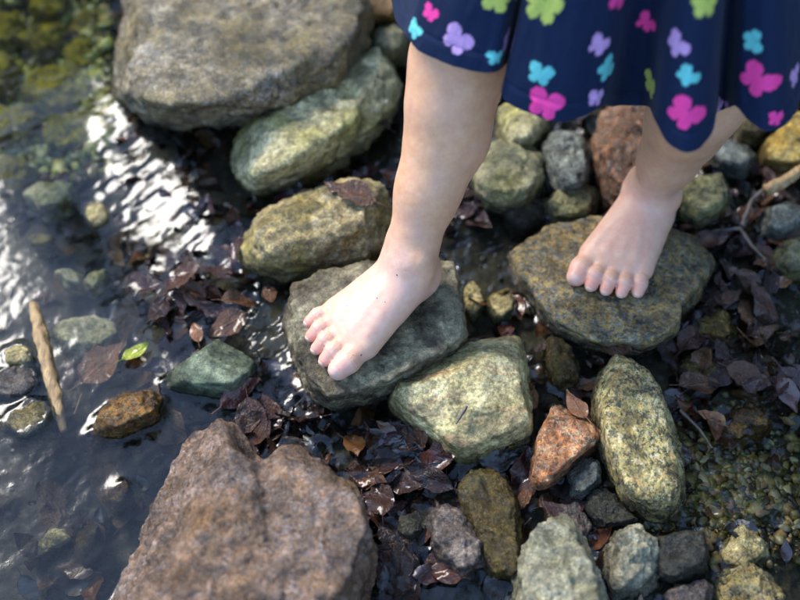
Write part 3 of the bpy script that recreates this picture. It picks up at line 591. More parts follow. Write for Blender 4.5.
# ---------------------------------------------------------------- the child
# body as one implicit surface: round cones joined smoothly, then meshed with surface nets
def lin(p, a, b, ra, rb):
    a, b = np.asarray(a, np.float32), np.asarray(b, np.float32); ab = b - a
    t = np.clip(((p - a) @ ab) / (ab @ ab), 0, 1)
    return np.linalg.norm(p - (a + t[:, None] * ab), axis=1) - (ra + (rb - ra) * t)
def smin(a, b, k):
    h = np.maximum(k - np.abs(a - b), 0) / k; return np.minimum(a, b) - h * h * k * .25
def frame(heel, toe, up, side):
    f = toe - heel; f = f - (f @ up) * up; f /= np.linalg.norm(f); l = np.cross(f, up); return heel, side * l, f, up
class Leg:
    def __init__(s, heel, toe, up, side, knee, hip, sc=.95):      # side: +1 when medial lies on the right of the forward direction
        s.o, s.x, s.f, s.u = frame(heel, toe, up, side); s.knee, s.hip = knee, hip
        g = s.g = lambda x, y, z: s.o + (x * s.x + y * s.f + z * s.u) * .01 * sc
        cap = lambda a, b, ra, rb: (g(*a), g(*b), ra * .01 * sc, rb * .01 * sc)
        s.ank = g(0, .5, 5.6)
        heads = [(2.35, 8.5, 1.5, 1.42), (.95, 9.0, 1.6, 1.15), (-.45, 8.7, 1.5, 1.1), (-1.75, 8.3, 1.35, 1.05), (-2.85, 7.5, 1.15, 1.02)]
        tars = [(.9, 1.9, 3.5, 2.15), (.4, 1.9, 3.6, 2.1), (0, 1.8, 3.4, 2.1), (-.4, 1.6, 3.0, 2.0), (-.8, 1.2, 2.4, 1.85)]
        s.foot = [cap((*t_[:3],), (*h_[:3],), t_[3], h_[3]) for t_, h_ in zip(tars, heads)]
        s.foot += [cap((0, -.1, 2.2), (0, .6, 3.8), 2.3, 2.3), cap((0, -.2, 2.1), (-1.2, 4.5, 1.5), 2.1, 1.5), cap((.2, -.2, 2.1), (1.0, 4, 1.9), 2.0, 1.6)]
        s.foot += [cap((1.95, .9, 5.5), (1.7, .9, 6.5), 1.0, .95), cap((-1.95, .2, 5.0), (-1.7, .2, 6.1), .95, .9), cap((0, -1.2, 3.0), (0, -1.1, 6.5), 1.35, 1.2)]
        s.foot += [cap((.5 + .25 * h_[0], 3.0, 5.0 - .18 * abs(h_[0])), (h_[0], h_[1] - .3, h_[2] + h_[3] - .12), .35, .26) for h_ in heads[:4]]
        tz = [[(2.3, 9.0, 1.4, 1.15), (2.5, 10.8, 1.25, 1.12), (2.45, 12.0, 1.0, 1.0)], [(.9, 9.5, 1.4, .82), (.8, 11.1, 1.45, .76), (.72, 12.05, .8, .70)],
              [(-.45, 9.3, 1.3, .80), (-.66, 10.8, 1.35, .73), (-.78, 11.75, .76, .66)], [(-1.75, 8.8, 1.2, .78), (-2.08, 10.3, 1.25, .70), (-2.22, 11.2, .7, .64)],
              [(-2.85, 7.9, 1.1, .80), (-3.35, 9.4, 1.1, .71), (-3.55, 10.25, .68, .64)]]
        s.tz = tz; s.toes = [[cap(a[:3], b[:3], a[3], b[3]) for a, b in zip(t_, t_[1:])] for t_ in tz]
        sh = knee - s.ank; L = np.linalg.norm(sh); d = sh / L
        back = -s.f - (-s.f @ d) * d; back /= np.linalg.norm(back)
        q = lambda t, o_: s.ank + sh * t + back * o_
        s.shin = [(q(0, 0), q(.35, .001), .0222, .0255), (q(.35, .001), q(.8, .0), .0255, .034), (q(.8, 0), knee, .034, .038),
                  (q(.28, .006), q(.62, .013), .021, .032), (q(.62, .013), q(.95, .004), .032, .031), (knee, hip, .040, .058)]
    def sdf(s, p):
        d = None
        for c_ in s.foot: e = lin(p, *c_); d = e if d is None else smin(d, e, .011 if c_[2] > .006 else .006)
        for c_ in s.shin: d = smin(d, lin(p, *c_), .014)
        t = None
        for toe in s.toes:
            e = smin(lin(p, *toe[0]), lin(p, *toe[1]), .004)
            t = e if t is None else np.minimum(t, e)
        d = smin(d, t, .0045)
        sole = -((p - s.o) @ s.u)
        return -smin(-d, -sole, .006)
def rock_plane(key, heel, toe, up=None):
    o, w, F = ROCKS[key]; bv = BVHTree.FromPolygons([tuple(x) for x in w], [tuple(map(int, f)) for f in F])
    f = toe - heel; f[2] = 0; L = np.linalg.norm(f); f /= L; s = np.array([f[1], -f[0], 0])
    pts = []
    for a in (-.01, .03, .06, .09, .115):
        for b in (-.022, 0, .022):
            q = heel + f * a + s * b; h = bv.ray_cast(Vector((q[0], q[1], .5)), Vector((0, 0, -1)))[0]
            if h is not None: pts.append(h[:])
    pts = np.array(pts); A = np.c_[pts[:, :2], np.ones(len(pts))]; k = np.linalg.lstsq(A, pts[:, 2], rcond=None)[0]
    n = np.array([-k[0], -k[1], 1]); n /= np.linalg.norm(n); res = pts[:, 2] - A @ k
    return n, lambda p: np.array([p[0], p[1], k[0] * p[0] + k[1] * p[1] + k[2] + np.percentile(res, 65)])
def make_leg(key, hpx, tpx, z, side, knee, hip):
    he, to = P(*hpx, z), P(*tpx, z); up, on = rock_plane(key, he, to)
    return Leg(on(he), on(to), up, side, knee, hip)
HIPC = np.array([.165, .735, .50])
front = make_leg('foot_front', (413, 288), (318, 362), .062, -1, P(459, 60, .262), HIPC + (-.055, 0, 0))
rear = make_leg('foot_back', (648, 221), (599, 292), .036, 1, P(698, 96, .235), HIPC + (.055, .01, 0))
TORSO = [(HIPC + (-.045, 0, .0), HIPC + (.045, 0, 0), .075, .075), (HIPC, HIPC + (0, 0, .16), .085, .08)]
def body_sdf(p):
    d = np.minimum(front.sdf(p), rear.sdf(p))
    for c_ in TORSO: d = smin(d, lin(p, *c_), .02)
    return d
def surface_nets(fn, lo, hi, h, B=8):
    n = (np.ceil((hi - lo) / h / B).astype(int)) * B + 1
    D = np.full(n, 1.0, np.float32)
    nb = (n - 1) // B
    bi = np.stack(np.meshgrid(*[np.arange(k) for k in nb], indexing='ij'), -1).reshape(-1, 3)
    cd = fn((lo + (bi * B + B / 2) * h).astype(np.float32))
    r = np.arange(B + 1); off = np.stack(np.meshgrid(r, r, r, indexing='ij'), -1).reshape(-1, 3)
    for k in np.where(cd < 0)[0]:
        a = bi[k] * B; D[a[0]:a[0] + B + 1, a[1]:a[1] + B + 1, a[2]:a[2] + B + 1] = -1
    act = np.where(np.abs(cd) < B * h * 1.05)[0]
    for s0 in range(0, len(act), 400):
        ids = (bi[act[s0:s0 + 400]] * B)[:, None, :] + off[None]; fl = ids.reshape(-1, 3)
        D[fl[:, 0], fl[:, 1], fl[:, 2]] = fn((lo + fl * h).astype(np.float32))
    ins = D < 0
    cs = sum(ins[a:n[0] - 1 + a, b:n[1] - 1 + b, c:n[2] - 1 + c].astype(np.int8) for a in (0, 1) for b in (0, 1) for c in (0, 1))
    cells = np.argwhere((cs > 0) & (cs < 8)); idx = np.full(n - 1, -1, np.int64); idx[tuple(cells.T)] = np.arange(len(cells))
    acc = np.zeros((len(cells), 3)); cnt = np.zeros(len(cells))
    for ax in range(3):
        e = np.eye(3, dtype=int)[ax]; o1, o2 = [np.eye(3, dtype=int)[k] for k in range(3) if k != ax]
        for a in (0, 1):
            for b in (0, 1):
                p0 = cells + a * o1 + b * o2; p1 = p0 + e
                d0, d1 = D[tuple(p0.T)], D[tuple(p1.T)]; mk = (d0 < 0) != (d1 < 0)
                t = np.where(mk, d0 / np.where(mk, d0 - d1, 1), 0)
                acc[mk] += (p0 + t[:, None] * e)[mk]; cnt[mk] += 1
    V = lo + acc / cnt[:, None] * h; Q = []
    for ax in range(3):
        e = np.eye(3, dtype=int)[ax]; o1, o2 = np.eye(3, dtype=int)[(ax + 1) % 3], np.eye(3, dtype=int)[(ax + 2) % 3]
        sl0 = tuple(slice(0, n[k] - 1) if k == ax else slice(1, n[k] - 1) for k in range(3))
        sl1 = tuple(slice(1, n[k]) if k == ax else slice(1, n[k] - 1) for k in range(3))
        i0, i1 = ins[sl0], ins[sl1]; ed = np.argwhere(i0 != i1); base = ed + 1 - e
        flip = i0[tuple(ed.T)]
        q = np.stack([idx[tuple((base - a * o1 - b * o2).T)] for a, b in ((1, 1), (0, 1), (0, 0), (1, 0))], -1)
        q[~flip] = q[~flip][:, ::-1]; Q.append(q)
    Q = np.concatenate(Q); return V, Q[(Q >= 0).all(1)]
lo = np.minimum.reduce([front.o, rear.o]) - .16; hi = np.maximum.reduce([front.o, rear.o, HIPC + (0, 0, .2)]) + .11
lo[2] = min(front.o[2], rear.o[2]) - .03
V, Q = surface_nets(body_sdf, lo, np.array([hi[0], hi[1] + .03, HIPC[2] + .27]), .0016)
bm_ = fast_mesh('body', V, Q)
# flushed skin: toes, heel and ankle edges are pinker than the shin
red = np.zeros(len(V))
for lg in (front, rear):
    for t_ in lg.tz:
        tip = lg.g(*t_[2][:3]); red = np.maximum(red, .95 * np.exp(-(np.linalg.norm(V - tip, axis=1) / .016) ** 2))
    red = np.maximum(red, .6 * np.exp(-(np.linalg.norm(V - lg.g(0, 0, 1.), axis=1) / .03) ** 2))
    red = np.maximum(red, .6 * np.exp(-(np.linalg.norm(V - lg.g(2.8, 8.6, 1.), axis=1) / .018) ** 2))
    red = np.maximum(red, .48 * np.exp(-(np.linalg.norm(V - lg.g(0, 5, 3.), axis=1) / .06) ** 4))
crs = np.zeros(len(V))
for lg in (front, rear):
    def crease(c0, ax, rad, wid, amt):
        global crs
        q = V - c0; t = q @ ax; on = (np.linalg.norm(q, axis=1) < rad) & (q @ lg.u > -.001)
        crs = np.maximum(crs, np.where(on, amt * np.exp(-((t + .0006 * vnoise(V * 300, 5)) / wid) ** 2), 0))
    for t_ in lg.tz:
        a_, b_, c_ = [lg.g(*q[:3]) for q in t_]; ax = (c_ - a_) / np.linalg.norm(c_ - a_)
        for k_ in (-.0016, .0012): crease(b_ + ax * k_, ax, .013, .0008, .7)
        crease(a_ + (b_ - a_) * .45, ax, .0105, .0010, .8); crease(b_ + (c_ - b_) * .55, ax, .009, .0007, .6)
    axf = (lg.f * .75 + lg.u * .66)
    for k_ in (-.003, .003): crease(lg.g(0, 2.2, 6.3) + axf * k_, axf / np.linalg.norm(axf), .026, .0011, .7)
vcol(bm_, np.stack([crs] * 3, -1), 'Crease')
red = np.clip(red + .12 * fbm(V * 60, 3, 3), 0, 1)
vcol(bm_, np.stack([red] * 3, -1), 'Flush')
m = NM('child_skin'); fl_ = m.n('VertexColor', layer_name='Flush'); v = m.coord(False)
c = m.ramp(fl_.outputs[0], [(0., (.62, .335, .18)), (.45, (.69, .405, .28)), (1., (.68, .28, .19))])
c = m.mix(.4, c, m.ramp(m.noise(v, 110, 6, .7), [(.3, .32), (.7, .68)]), 'OVERLAY')
c = m.mix(m.ramp(m.noise(v, 22, 4, .6), [(.45, 0.), (.7, .3)]), c, (.52, .33, .27))
c = m.mix(m.ramp(m.noise(v, 38, 3, .5), [(.5, 0.), (.75, .25)]), c, (.58, .27, .21))
b1 = m.bump(m.voro(v, 1500), .10, .0004); cz = m.n('VertexColor', layer_name='Crease'); b2 = m.bump(m.noise(v, 240, 4, .6), .2, .0014, b1); b2 = m.bump(m.math('SUBTRACT', 1., cz.outputs[0]), .55, .0006, b2)
c = m.mix(m.math('MULTIPLY', cz.outputs[0], .3), c, (.5, .19, .12))
m.bsdf.inputs['Subsurface Radius'].default_value = (1., .35, .2); m.bsdf.inputs['Subsurface Scale'].default_value = .004
M['skin'] = m.put(col=c, rough=m.ramp(m.noise(v, 120, 4), [(.3, .38), (.7, .55)]), nrm=b2, sss=.35, spec=.4)
person = bpy.data.objects.new('person', None); COL.objects.link(person)
pbase = (front.o + rear.o) / 2; person.location = pbase
tag(person, 'barefoot child in a navy butterfly-print dress stepping across two stones', 'person')
def child(name, me, mat, parent=person):
    o = obj(name, me, mat, parent); 
    if parent is person: o.location = -Vector(pbase)
    return o
body = child('body', bm_, M['skin'])
# toenails: small plates laid on the skin
m = NM('toenail'); v = m.coord()
m.bsdf.inputs['Subsurface Radius'].default_value = (1., .4, .3); m.bsdf.inputs['Subsurface Scale'].default_value = .002
M['nail'] = m.put(col=m.ramp(m.noise(v, 200, 3), [(.3, (.64, .36, .26)), (.7, (.70, .43, .33))]), rough=.34, sss=.2)
for lg in (front, rear):
    for k, t_ in enumerate(lg.tz):
        mid = np.array(t_[1][:3]); tip = np.array(t_[2][:3]); r = t_[2][3]
        ax = tip - mid; ax /= np.linalg.norm(ax); xx = np.array([1., 0, 0]); nn = np.cross(xx, ax); nn /= np.linalg.norm(nn)
        cen = tip + ax * r * (.30 if k == 0 else .42); nn = nn * .9 + ax * (.42 if k == 0 else .75); nn /= np.linalg.norm(nn); ay = np.cross(nn, xx)
        wn_, ln_ = r * (.58 if k == 0 else .56), r * (.52 if k == 0 else .46); pts = []; G = 11
        for i in range(G):
            for j in range(G):
                a, b = i / (G - 1) * 2 - 1, j / (G - 1) * 2 - 1
                rr = max(abs(a), abs(b)); l4 = (a ** 4 + b ** 4) ** .25; a2, b2_ = (a * rr / l4, b * rr / l4) if l4 > 0 else (0, 0)
                pts.append(lg.g(*(cen + nn * r * 1.2 + xx * a2 * wn_ + ay * b2_ * ln_)))
        p = np.array(pts); dn = lg.g(*nn) - lg.g(0, 0, 0); dn = -dn / np.linalg.norm(dn)
        for _ in range(40): p = p + dn * np.clip(body_sdf(p.astype(np.float32)), -.002, .004)[:, None] * .8
        rad = np.array([max(abs(i / (G - 1) * 2 - 1), abs(j / (G - 1) * 2 - 1)) for i in range(G) for j in range(G)])
        p = p - dn * (.0006 - .0007 * rad ** 6)[:, None]
        ii = np.arange(G * G).reshape(G, G); f = np.stack([ii[:-1, :-1], ii[1:, :-1], ii[1:, 1:], ii[:-1, 1:]], -1).reshape(-1, 4)
        child('toenail', fast_mesh('toenail', p, f), M['nail'], body)
# specks of dirt and moles on the front foot
m = NM('mole'); M['mole'] = m.put(col=(.05, .025, .015), rough=.6)
for (px, py, s_) in ((397, 275, .0011), (361, 355, .0013), (377, 298, .0008), (353, 355, .0006), (347, 306, .0006), (385, 302, .0007)):
    p = P(px, py, .30)[None]; d = P(px, py, 0) - p[0]; d /= np.linalg.norm(d)
    for _ in range(60): p = p + d * body_sdf(p.astype(np.float32))[:, None] * .8
    V3, F3 = ICO[2]; child('mole', fast_mesh('mole', V3 * s_ * .7 * (1, 1, .6) + p[0], F3), M['mole'], body)

# ---------------------------------------------------------------- dress
HEM = [(408, 36, .312), (418, 48, .312), (436, 58, .312), (458, 66, .312), (480, 71, .312), (497, 70, .311), (507, 62, .285), (506, 74, .302), (502, 90, .297), (506, 100, .295), (524, 110, .293), (545, 118, .292), (562, 121, .291),
       (582, 116, .291), (600, 106, .292), (616, 104, .268), (636, 106, .262), (650, 108, .275), (657, 122, .291), (668, 142, .289), (684, 151, .288), (700, 146, .288), (712, 128, .29), (716, 112, .272), (725, 108, .266),
       (736, 106, .293), (748, 119, .291), (766, 130, .29), (784, 124, .29), (798, 100, .292), (812, 70, .295), (828, 48, .298)]
hem = [P(*h_) for h_ in HEM]
nr = len(hem); last, first = hem[-1], hem[0]; cx_, cy_ = HIPC[0], HIPC[1] + .01
a0 = math.atan2(last[1] - cy_, last[0] - cx_); a1 = math.atan2(first[1] - cy_, first[0] - cx_) % (2 * math.pi)
for i in range(1, 25):
    t = i / 25; a = a0 + (a1 - a0) * t; rr = .165 + .016 * math.sin(t * 38)
    e = np.array([cx_ + rr * math.cos(a), cy_ + rr * math.sin(a), .30])
    bl = min(1, min(t, 1 - t) * 5); tgt = last if t < .5 else first
    rb = np.hypot(tgt[0] - cx_, tgt[1] - cy_); e[:2] = np.array([cx_, cy_]) + np.array([math.cos(a), math.sin(a)]) * (rb * (1 - bl) + rr * bl)
    hem.append(e)
hem = np.array(hem); K = len(hem); NU = 900
ts = np.linspace(0, K, 6000, endpoint=False); i = ts.astype(int); u = (ts - i)[:, None]
p0, p1, p2, p3 = [hem[(i + k) % K] for k in (-1, 0, 1, 2)]
cr = .5 * (2 * p1 + (p2 - p0) * u + (2 * p0 - 5 * p1 + 4 * p2 - p3) * u ** 2 + (3 * p1 - p0 - 3 * p2 + p3) * u ** 3)
seg = np.linalg.norm(np.roll(cr, -1, 0) - cr, axis=1); cum = np.r_[0, np.cumsum(seg)]
nearL = cum[int(6000 * nr / K)]; nN = int(NU * .8)
samp = np.r_[np.linspace(0, nearL, nN, endpoint=False), np.linspace(nearL, cum[-1], NU - nN, endpoint=False)]
hs = np.stack([np.interp(samp, cum, np.r_[cr[:, k], cr[0, k]]) for k in range(3)], -1)
def smooth_loop(a, n):
    for _ in range(n): a = (np.roll(a, 1, 0) + 2 * a + np.roll(a, -1, 0)) / 4
    return a
soft = smooth_loop(hs.copy(), 6000)
ang = np.unwrap(np.arctan2(soft[:, 1] - cy_, soft[:, 0] - cx_))
waist = np.stack([cx_ + .098 * np.cos(ang), cy_ + .092 * np.sin(ang), np.full(NU, .565)], -1)
rows = []; NVR = 150
for j in range(NVR):
    s = (j / (NVR - 1)) ** 1.5; fold = (1 - s) ** 1.15
    base_ = soft * (1 - s) + waist * s; base_[:, 2] = soft[:, 2] * (1 - s) + .565 * s
    rows.append(base_ + (hs - soft) * fold)
top_ = waist.copy()
for z_, k_ in ((.60, 1.0), (.66, 1.05), (.70, .98), (.715, .8), (.72, .4), (.72, .02)):
    t_ = top_.copy(); t_[:, 0] = cx_ + (waist[:, 0] - cx_) * k_; t_[:, 1] = cy_ + (waist[:, 1] - cy_) * k_; t_[:, 2] = z_; rows.append(t_)
DV = np.concatenate(rows); nrw = len(rows)
rr_ = np.repeat(np.arange(nrw), NU); out_ = np.stack([DV[:, 0] - cx_, DV[:, 1] - cy_, 0 * DV[:, 0]], -1); out_ /= np.linalg.norm(out_, axis=1)[:, None] + 1e-9
hgt = (DV[:, 2] - np.tile(hs[:, 2], nrw))             # a turned-up hem: double cloth with a stitched groove above it
DV = DV + out_ * (.0007 * (hgt < .0125) - .0011 * np.exp(-((hgt - .0125) / .0014) ** 2) + .0009 * fbm(DV * np.array([70, 70, 18]), 3, 65))[:, None]
DV = DV + .0012 * np.stack([vnoise(DV * 26, 61), vnoise(DV * 26, 62), vnoise(DV * 26, 63) * .3], -1)
ii = np.arange(nrw * NU).reshape(nrw, NU); nx_ = np.roll(ii, -1, 1)
DF = np.stack([ii[:-1], nx_[:-1], nx_[1:], ii[1:]], -1).reshape(-1, 4)
# the print: butterflies in five colours scattered over the cloth
NAVY = np.array((.004, .011, .036)); LILAC, PINK, TEAL, LIME = (.46, .26, .46), (.74, .05, .24), (.12, .45, .42), (.42, .45, .09)
PRINT = [(428, 14, 20, PINK, .2), (412, 30, 22, TEAL, .4), (456, 42, 34, LILAC, .5), (493, 0, 34, LIME, .1), (541, 8, 42, LIME, 0), (508, 42, 26, LILAC, 1.2), (498, 60, 18, TEAL, 0), (538, 76, 28, TEAL, .05),
         (543, 106, 38, PINK, .1), (600, 46, 26, LILAC, .7), (609, 70, 30, TEAL, .9), (598, 100, 22, LILAC, .3), (620, -2, 36, PINK, .1), (645, 22, 24, PINK, .8), (674, 43, 30, LILAC, .4), (649, 86, 32, LIME, .6),
         (708, 6, 30, LIME, .2), (686, 78, 24, TEAL, .6), (683, 116, 38, PINK, .5), (721, 107, 20, LILAC, .5), (754, 81, 40, PINK, .3), (751, 41, 26, TEAL, 1.), (797, 76, 26, LILAC, .2), (777, 121, 18, PINK, .3)]
PC = np.tile(NAVY, (len(DV), 1))
def stamp(ci, size, colr, rot):
    d = DV - DV[ci]; nb_ = np.where((np.linalg.norm(d, axis=1) < size * .62))[0]
    r_, c_ = divmod(ci, NU)
    e1 = DV[r_ * NU + (c_ + 14) % NU] - DV[r_ * NU + (c_ - 14) % NU]; e1 /= np.linalg.norm(e1)
    e2 = DV[min(r_ + 2, nrw - 1) * NU + c_] - DV[max(r_ - 2, 0) * NU + c_]; e2 -= (e2 @ e1) * e1; e2 /= np.linalg.norm(e2)
    a, b = d[nb_] @ e1 / size, d[nb_] @ e2 / size; a, b = a * math.cos(rot) - b * math.sin(rot), a * math.sin(rot) + b * math.cos(rot)
    a = np.abs(a); ins_ = (np.hypot(a - .25, b - .17) < .235) | (np.hypot(a - .19, b + .20) < .175) | (np.hypot(a, b) < .17)
    PC[nb_[ins_]] = colr
pj = proj(DV); nvis = NVR * NU; done = []
wcen = pj[:nvis, 2]
for (px, py, sp_, colr, rot) in PRINT:
    dd = (pj[:nvis, 0] - px) ** 2 + (pj[:nvis, 1] - py) ** 2; cand = np.where(dd < 9)[0]
    if not len(cand): cand = np.array([np.argmin(dd)])
    ci = cand[np.argmin(wcen[cand])]; stamp(ci, sp_ / (FPX / pj[ci, 2]) * .98, colr, rot); done.append(DV[ci])
tries = 0
while tries < 900:                                   # the rest of the cloth, out of the picture
    tries += 1; ci = rng.integers(0, len(DV) - NU * 5); 
    if 395 < pj[ci, 0] < 830 and pj[ci, 1] > -12 and pj[ci, 2] < .92: continue
    if min(np.linalg.norm(np.array(done) - DV[ci], axis=1)) < .030: continue
    stamp(ci, rng.uniform(.018, .032), (LILAC, PINK, TEAL, LIME)[rng.integers(0, 4)], rng.uniform(-.6, 1.2)); done.append(DV[ci])
dm = fast_mesh('dress', DV, DF); vcol(dm, PC)
m = NM('navy_jersey_print'); vc = m.n('VertexColor', layer_name='Col'); v = m.coord(False)
c = m.mix(.7, vc.outputs[0], m.ramp(m.noise(v, 700, 4, .8), [(.3, .25), (.7, .75)]), 'OVERLAY')
wv = m.n('TexWave', wave_type='BANDS', bands_direction='X'); m.l(v, wv.inputs[0]); wv.inputs['Scale'].default_value = 420
m.bsdf.inputs['Sheen Roughness'].default_value = .4
M['dress'] = m.put(col=c, rough=.85, nrm=m.bump(wv.outputs[1], .15, .0006), sheen=.05, spec=.2)
dress = child('dress', dm, M['dress'])
md = dress.modifiers.new('cloth_thickness', 'SOLIDIFY'); md.thickness = .0014; md.offset = 0

# ---------------------------------------------------------------- single leaves and sticks that stand out
leaf(350, 192, .072, .058, 1.1, 'leaf', 'single dark brown leaf lying on top of the yellow-grey rock', k=3)
leaf(136, 352, .006, .030, -.9, 'leaf_green', 'bright yellow-green leaf floating at the pool edge', k=1, name='green_leaf')
leaf(104, 362, -.008, .062, -.6, 'leaf_orange', 'broad pale orange-brown leaf under the pool next to the yellow-green leaf', k=5)
leaf(576, 404, .036, .032, .5, 'leaf_orange', 'orange-brown leaf on top of the pink granite stone', k=7)
leaf(530, 396, .012, .030, -.1, 'leaf_orange', 'narrow orange-brown leaf stuck to the side of the pale green block', k=2, tilt=(0, 1.1))
leaf(240, 392, .012, .045, -.7, 'leaf_red', 'dark red leaf leaning on the green slate stone', k=4, tilt=(.2, .9))
leaf(610, 346, .03, .040, 1.3, 'leaf', 'dark crumpled leaf at the tip of the speckled yellow boulder', k=6)
leaf(712, 418, .004, .028, 1.0, 'leaf_orange', 'thin orange leaf in the litter beside the speckled yellow boulder', k=8)
leaf(196, 332, .008, .024, .3, 'leaf_orange', 'small pinkish brown leaf above the green slate stone', k=9)

def stick(name, label, pts, radii, mat, seg=14, seed=0, cat='stick'):
    pts = np.array(pts, float); t = np.linspace(0, len(pts) - 1, 60); ctr = np.stack([np.interp(t, np.arange(len(pts)), pts[:, k]) for k in range(3)], -1)
    rad = np.interp(t, np.linspace(0, len(pts) - 1, len(radii)), radii)
    d = np.gradient(ctr, axis=0); d /= np.linalg.norm(d, axis=1)[:, None]; up = np.array([0, 0, 1.]); s_ = np.cross(d, up); s_ /= np.linalg.norm(s_, axis=1)[:, None]; w_ = np.cross(s_, d)
    a = np.linspace(0, 2 * np.pi, seg, endpoint=False)
    vs = ctr[:, None] + rad[:, None, None] * (np.cos(a)[None, :, None] * s_[:, None] + np.sin(a)[None, :, None] * w_[:, None])
    vs = vs.reshape(-1, 3); c0 = ctr.mean(0)
    ax_ = (ctr[-1] - ctr[0]) / np.linalg.norm(ctr[-1] - ctr[0]); al_ = (vs @ ax_)[:, None] * ax_
    nz_ = fbm((vs - al_) * 420 + al_ * 45, 3, seed) + .6 * fbm(vs * 150, 2, seed + 3); vs = vs + (vs - np.repeat(ctr, seg, 0)) * nz_[:, None] * .26
    n_ = len(ctr); ix = np.arange(n_ * seg).reshape(n_, seg); nx2 = np.roll(ix, -1, 1)
    f = np.stack([ix[:-1], nx2[:-1], nx2[1:], ix[1:]], -1).reshape(-1, 4).tolist()
    me = bpy.data.meshes.new(name); me.from_pydata((vs - c0).tolist(), [], f + [ix[0].tolist()[::-1], ix[-1].tolist()]); me.polygons.foreach_set('use_smooth', [True] * len(me.polygons))
    return tag(obj(name, me, M[mat], loc=c0), label, cat)
m = NM('bare_wood'); v = m.coord(); mp = m.n('Mapping'); m.l(v, mp.inputs[0]); mp.inputs['Scale'].default_value = (1, .18, 1)
c = m.ramp(m.noise(mp.outputs[0], 180, 6, .7), [(.32, (.13, .065, .025)), (.5, (.36, .22, .09)), (.68, (.52, .37, .18))])
M['wood'] = m.put(col=c, rough=.6, nrm=m.bump(m.noise(mp.outputs[0], 220, 6, .7), .8, .003))
m = NM('dark_twig'); v = m.coord(); M['twig'] = m.put(col=m.ramp(m.noise(v, 120, 5, .7), [(.3, (.04, .028, .02)), (.7, (.13, .10, .08))]), rough=.4, nrm=m.bump(m.noise(v, 200, 5), .6, .002))
stick('stick', 'weathered orange-tan stick lying in the pool beside the pale flat stone', [P(34, 304, -.002), P(42, 340, .002), P(52, 385, .001), P(64, 432, -.006)], [.0042, .0062, .0068, .0062, .003], 'wood', seed=3)
stick('twig', 'thin straw twig under the pool near the floating stick', [P(82, 394, -.012), P(74, 414, -.014)], [.0009, .0007], 'wood', cat='twig')
stick('twig', 'pale broken twig stub in the litter below the dress corner', [P(766, 190, .03), P(784, 182, .034), P(806, 166, .04)], [.006, .0055, .005], 'wood', cat='twig')
stick('twig', 'dark curved twig running through the litter beyond the rear heel', [P(742, 226, .012), P(752, 200, .016), P(768, 186, .02)], [.003, .0025, .002], 'twig', cat='twig')
stick('twig', 'long dark twig lying across the litter by the speckled stepping stone', [P(712, 232, .012), P(740, 228, .014), P(752, 246, .012), P(768, 262, .01)], [.0022, .002, .0018, .0014], 'twig', cat='twig')
stick('twig', 'dark thin twig in the litter below the ochre stone', [P(680, 410, .006), P(700, 430, .006), P(712, 448, .004)], [.0014, .0012, .001], 'twig', cat='twig')
# sprig stuck to the pale green block
stick('sprig', 'tiny olive sprig stuck on the face of the pale green block', [P(456, 424, .047), P(462, 414, .05), P(467, 406, .052)], [.0008, .0012, .0018, .0012], 'twig', cat='sprig')

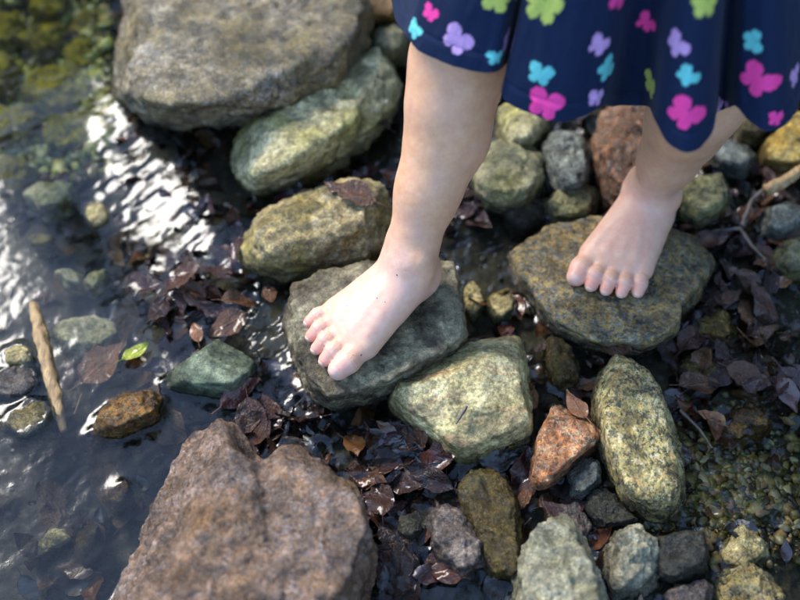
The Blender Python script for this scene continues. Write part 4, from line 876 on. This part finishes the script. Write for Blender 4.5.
# ---------------------------------------------------------------- trees on the banks (the pool mirrors them)
m = NM('tree_bark'); v = m.coord(); M['bark'] = m.put(col=m.ramp(m.noise(v, 9, 6, .7), [(.3, (.04, .03, .02)), (.7, (.13, .10, .07))]), rough=.9, nrm=m.bump(m.noise(v, 14, 6), .8, .04))
m = NM('tree_foliage'); oi = m.n('ObjectInfo'); v = m.coord()
m.bsdf.inputs['Transmission Weight'].default_value = 0
c = m.ramp(m.noise(v, 2.2, 4), [(.3, (.03, .06, .012)), (.5, (.06, .11, .018)), (.7, (.12, .17, .03))])
M['foliage'] = m.put(col=c, rough=.5)
def tree_meshes(k, H):
    r = np.random.default_rng(k); b = bmesh.new()
    def limb(a, c_, ra, rc):
        d = Vector(c_ - a); L = d.length
        mt = Matrix.Translation(Vector((a + c_) / 2)) @ d.to_track_quat('Z', 'Y').to_matrix().to_4x4()
        bmesh.ops.create_cone(b, cap_ends=True, segments=9, radius1=ra, radius2=rc, depth=L, matrix=mt)
    z = np.array([0, 0, -.4]); top = np.array([r.normal(0, .3), r.normal(0, .3), H * .78])
    pts = [z + (top - z) * t + r.normal(0, .10, 3) * (0 < t < 1) for t in np.linspace(0, 1, 6)]
    for i in range(5): limb(pts[i], pts[i + 1], .20 - .03 * i, .17 - .03 * i)
    tips = []
    for i in range(26):
        t = r.uniform(.22, 1); a = z + (top - z) * t; an = r.uniform(0, 6.28); L = H * .30 * (1.15 - t * .6) * r.uniform(.6, 1.2)
        e = a + np.array([math.cos(an) * L, math.sin(an) * L, L * r.uniform(.1, .6)]); limb(a, e, .05, .012); tips += [a + (e - a) * q for q in (.55, .8, 1.)]
    me = bpy.data.meshes.new('trunk'); b.to_mesh(me); b.free()
    tips = np.array(tips); n = 5200; c0 = tips[r.integers(0, len(tips), n)] + r.normal(0, H * .045, (n, 3))
    q = np.array([[-.5, 0, 0], [0, -.3, .05], [.5, 0, 0], [0, .3, .05]]); R3 = np.linalg.qr(r.standard_normal((n, 3, 3)))[0]
    vv = c0[:, None] + np.einsum('nij,kj->nki', R3, q) * r.uniform(.12, .26, (n, 1, 1))
    return me, fast_mesh('crown', vv.reshape(-1, 3), np.arange(n * 4).reshape(-1, 4), False)
TM = [tree_meshes(k, 8.) for k in (11, 12, 13)]
SPOT = [(-9.5, 7.5, 1.0), (-6.2, 9.0, 1.05), (-3.2, 8.6, .95), (-.4, 9.2, 1.1), (2.6, 8.4, 1.1), (5.4, 7.0, 1.2), (6.6, 4.0, 1.3), (6.0, .8, 1.3), (7.0, -2.6, 1.2), (-9., 2.2, .95), (3.6, 2.6, 1.25), (2.9, 4.6, 1.25)]
for k, (x, y, sc) in enumerate(SPOT):
    t = bpy.data.objects.new('tree', None); COL.objects.link(t); t.location = (x, y, float(bed_z(x, y))); t.rotation_euler = (0, 0, k * 1.7); t.scale = (sc,) * 3
    tag(t, 'leafy green tree standing on the stream bank', 'tree', 'trees along the stream banks')
    a, b = TM[k % 3]; obj('trunk', a, M['bark'], t); obj('crown', b, M['foliage'], t)

# ---------------------------------------------------------------- more stones along the stream, beyond the edges of the view
src = [o for o in COL.objects if o.type == 'MESH' and o.get('category') == 'rock' and len(o.data.vertices) < 12000 and o.dimensions.z > .03 and o.location.z > -.03]
r2 = random.Random(5); placed = 0
for _ in range(900):
    if placed >= 44: break
    x, y = r2.uniform(-1.1, 1.1), r2.uniform(-.15, 1.75); pp = proj(np.array([[x, y, .0]]))[0]
    if pp[2] > .1 and -70 < pp[0] < 870 and -75 < pp[1] < 690: continue
    if any((x - a) ** 2 + (y - b) ** 2 < .011 for a, b in [(o.location.x, o.location.y) for o in COL.objects if o.get('category') == 'rock']): continue
    if math.hypot(x, y) < .12: continue
    o = r2.choice(src).copy(); COL.objects.link(o); k = r2.uniform(.9, 2.2); o.scale = (k, k, k * .8); o.rotation_euler = (0, 0, r2.uniform(0, 6.28)); o.location = (x, y, .004 * k)
    tag(o, 'loose stream stone lying outside the stretch with the child', 'rock', 'outlying stones along the stream'); o.name = 'stream_stone'; placed += 1
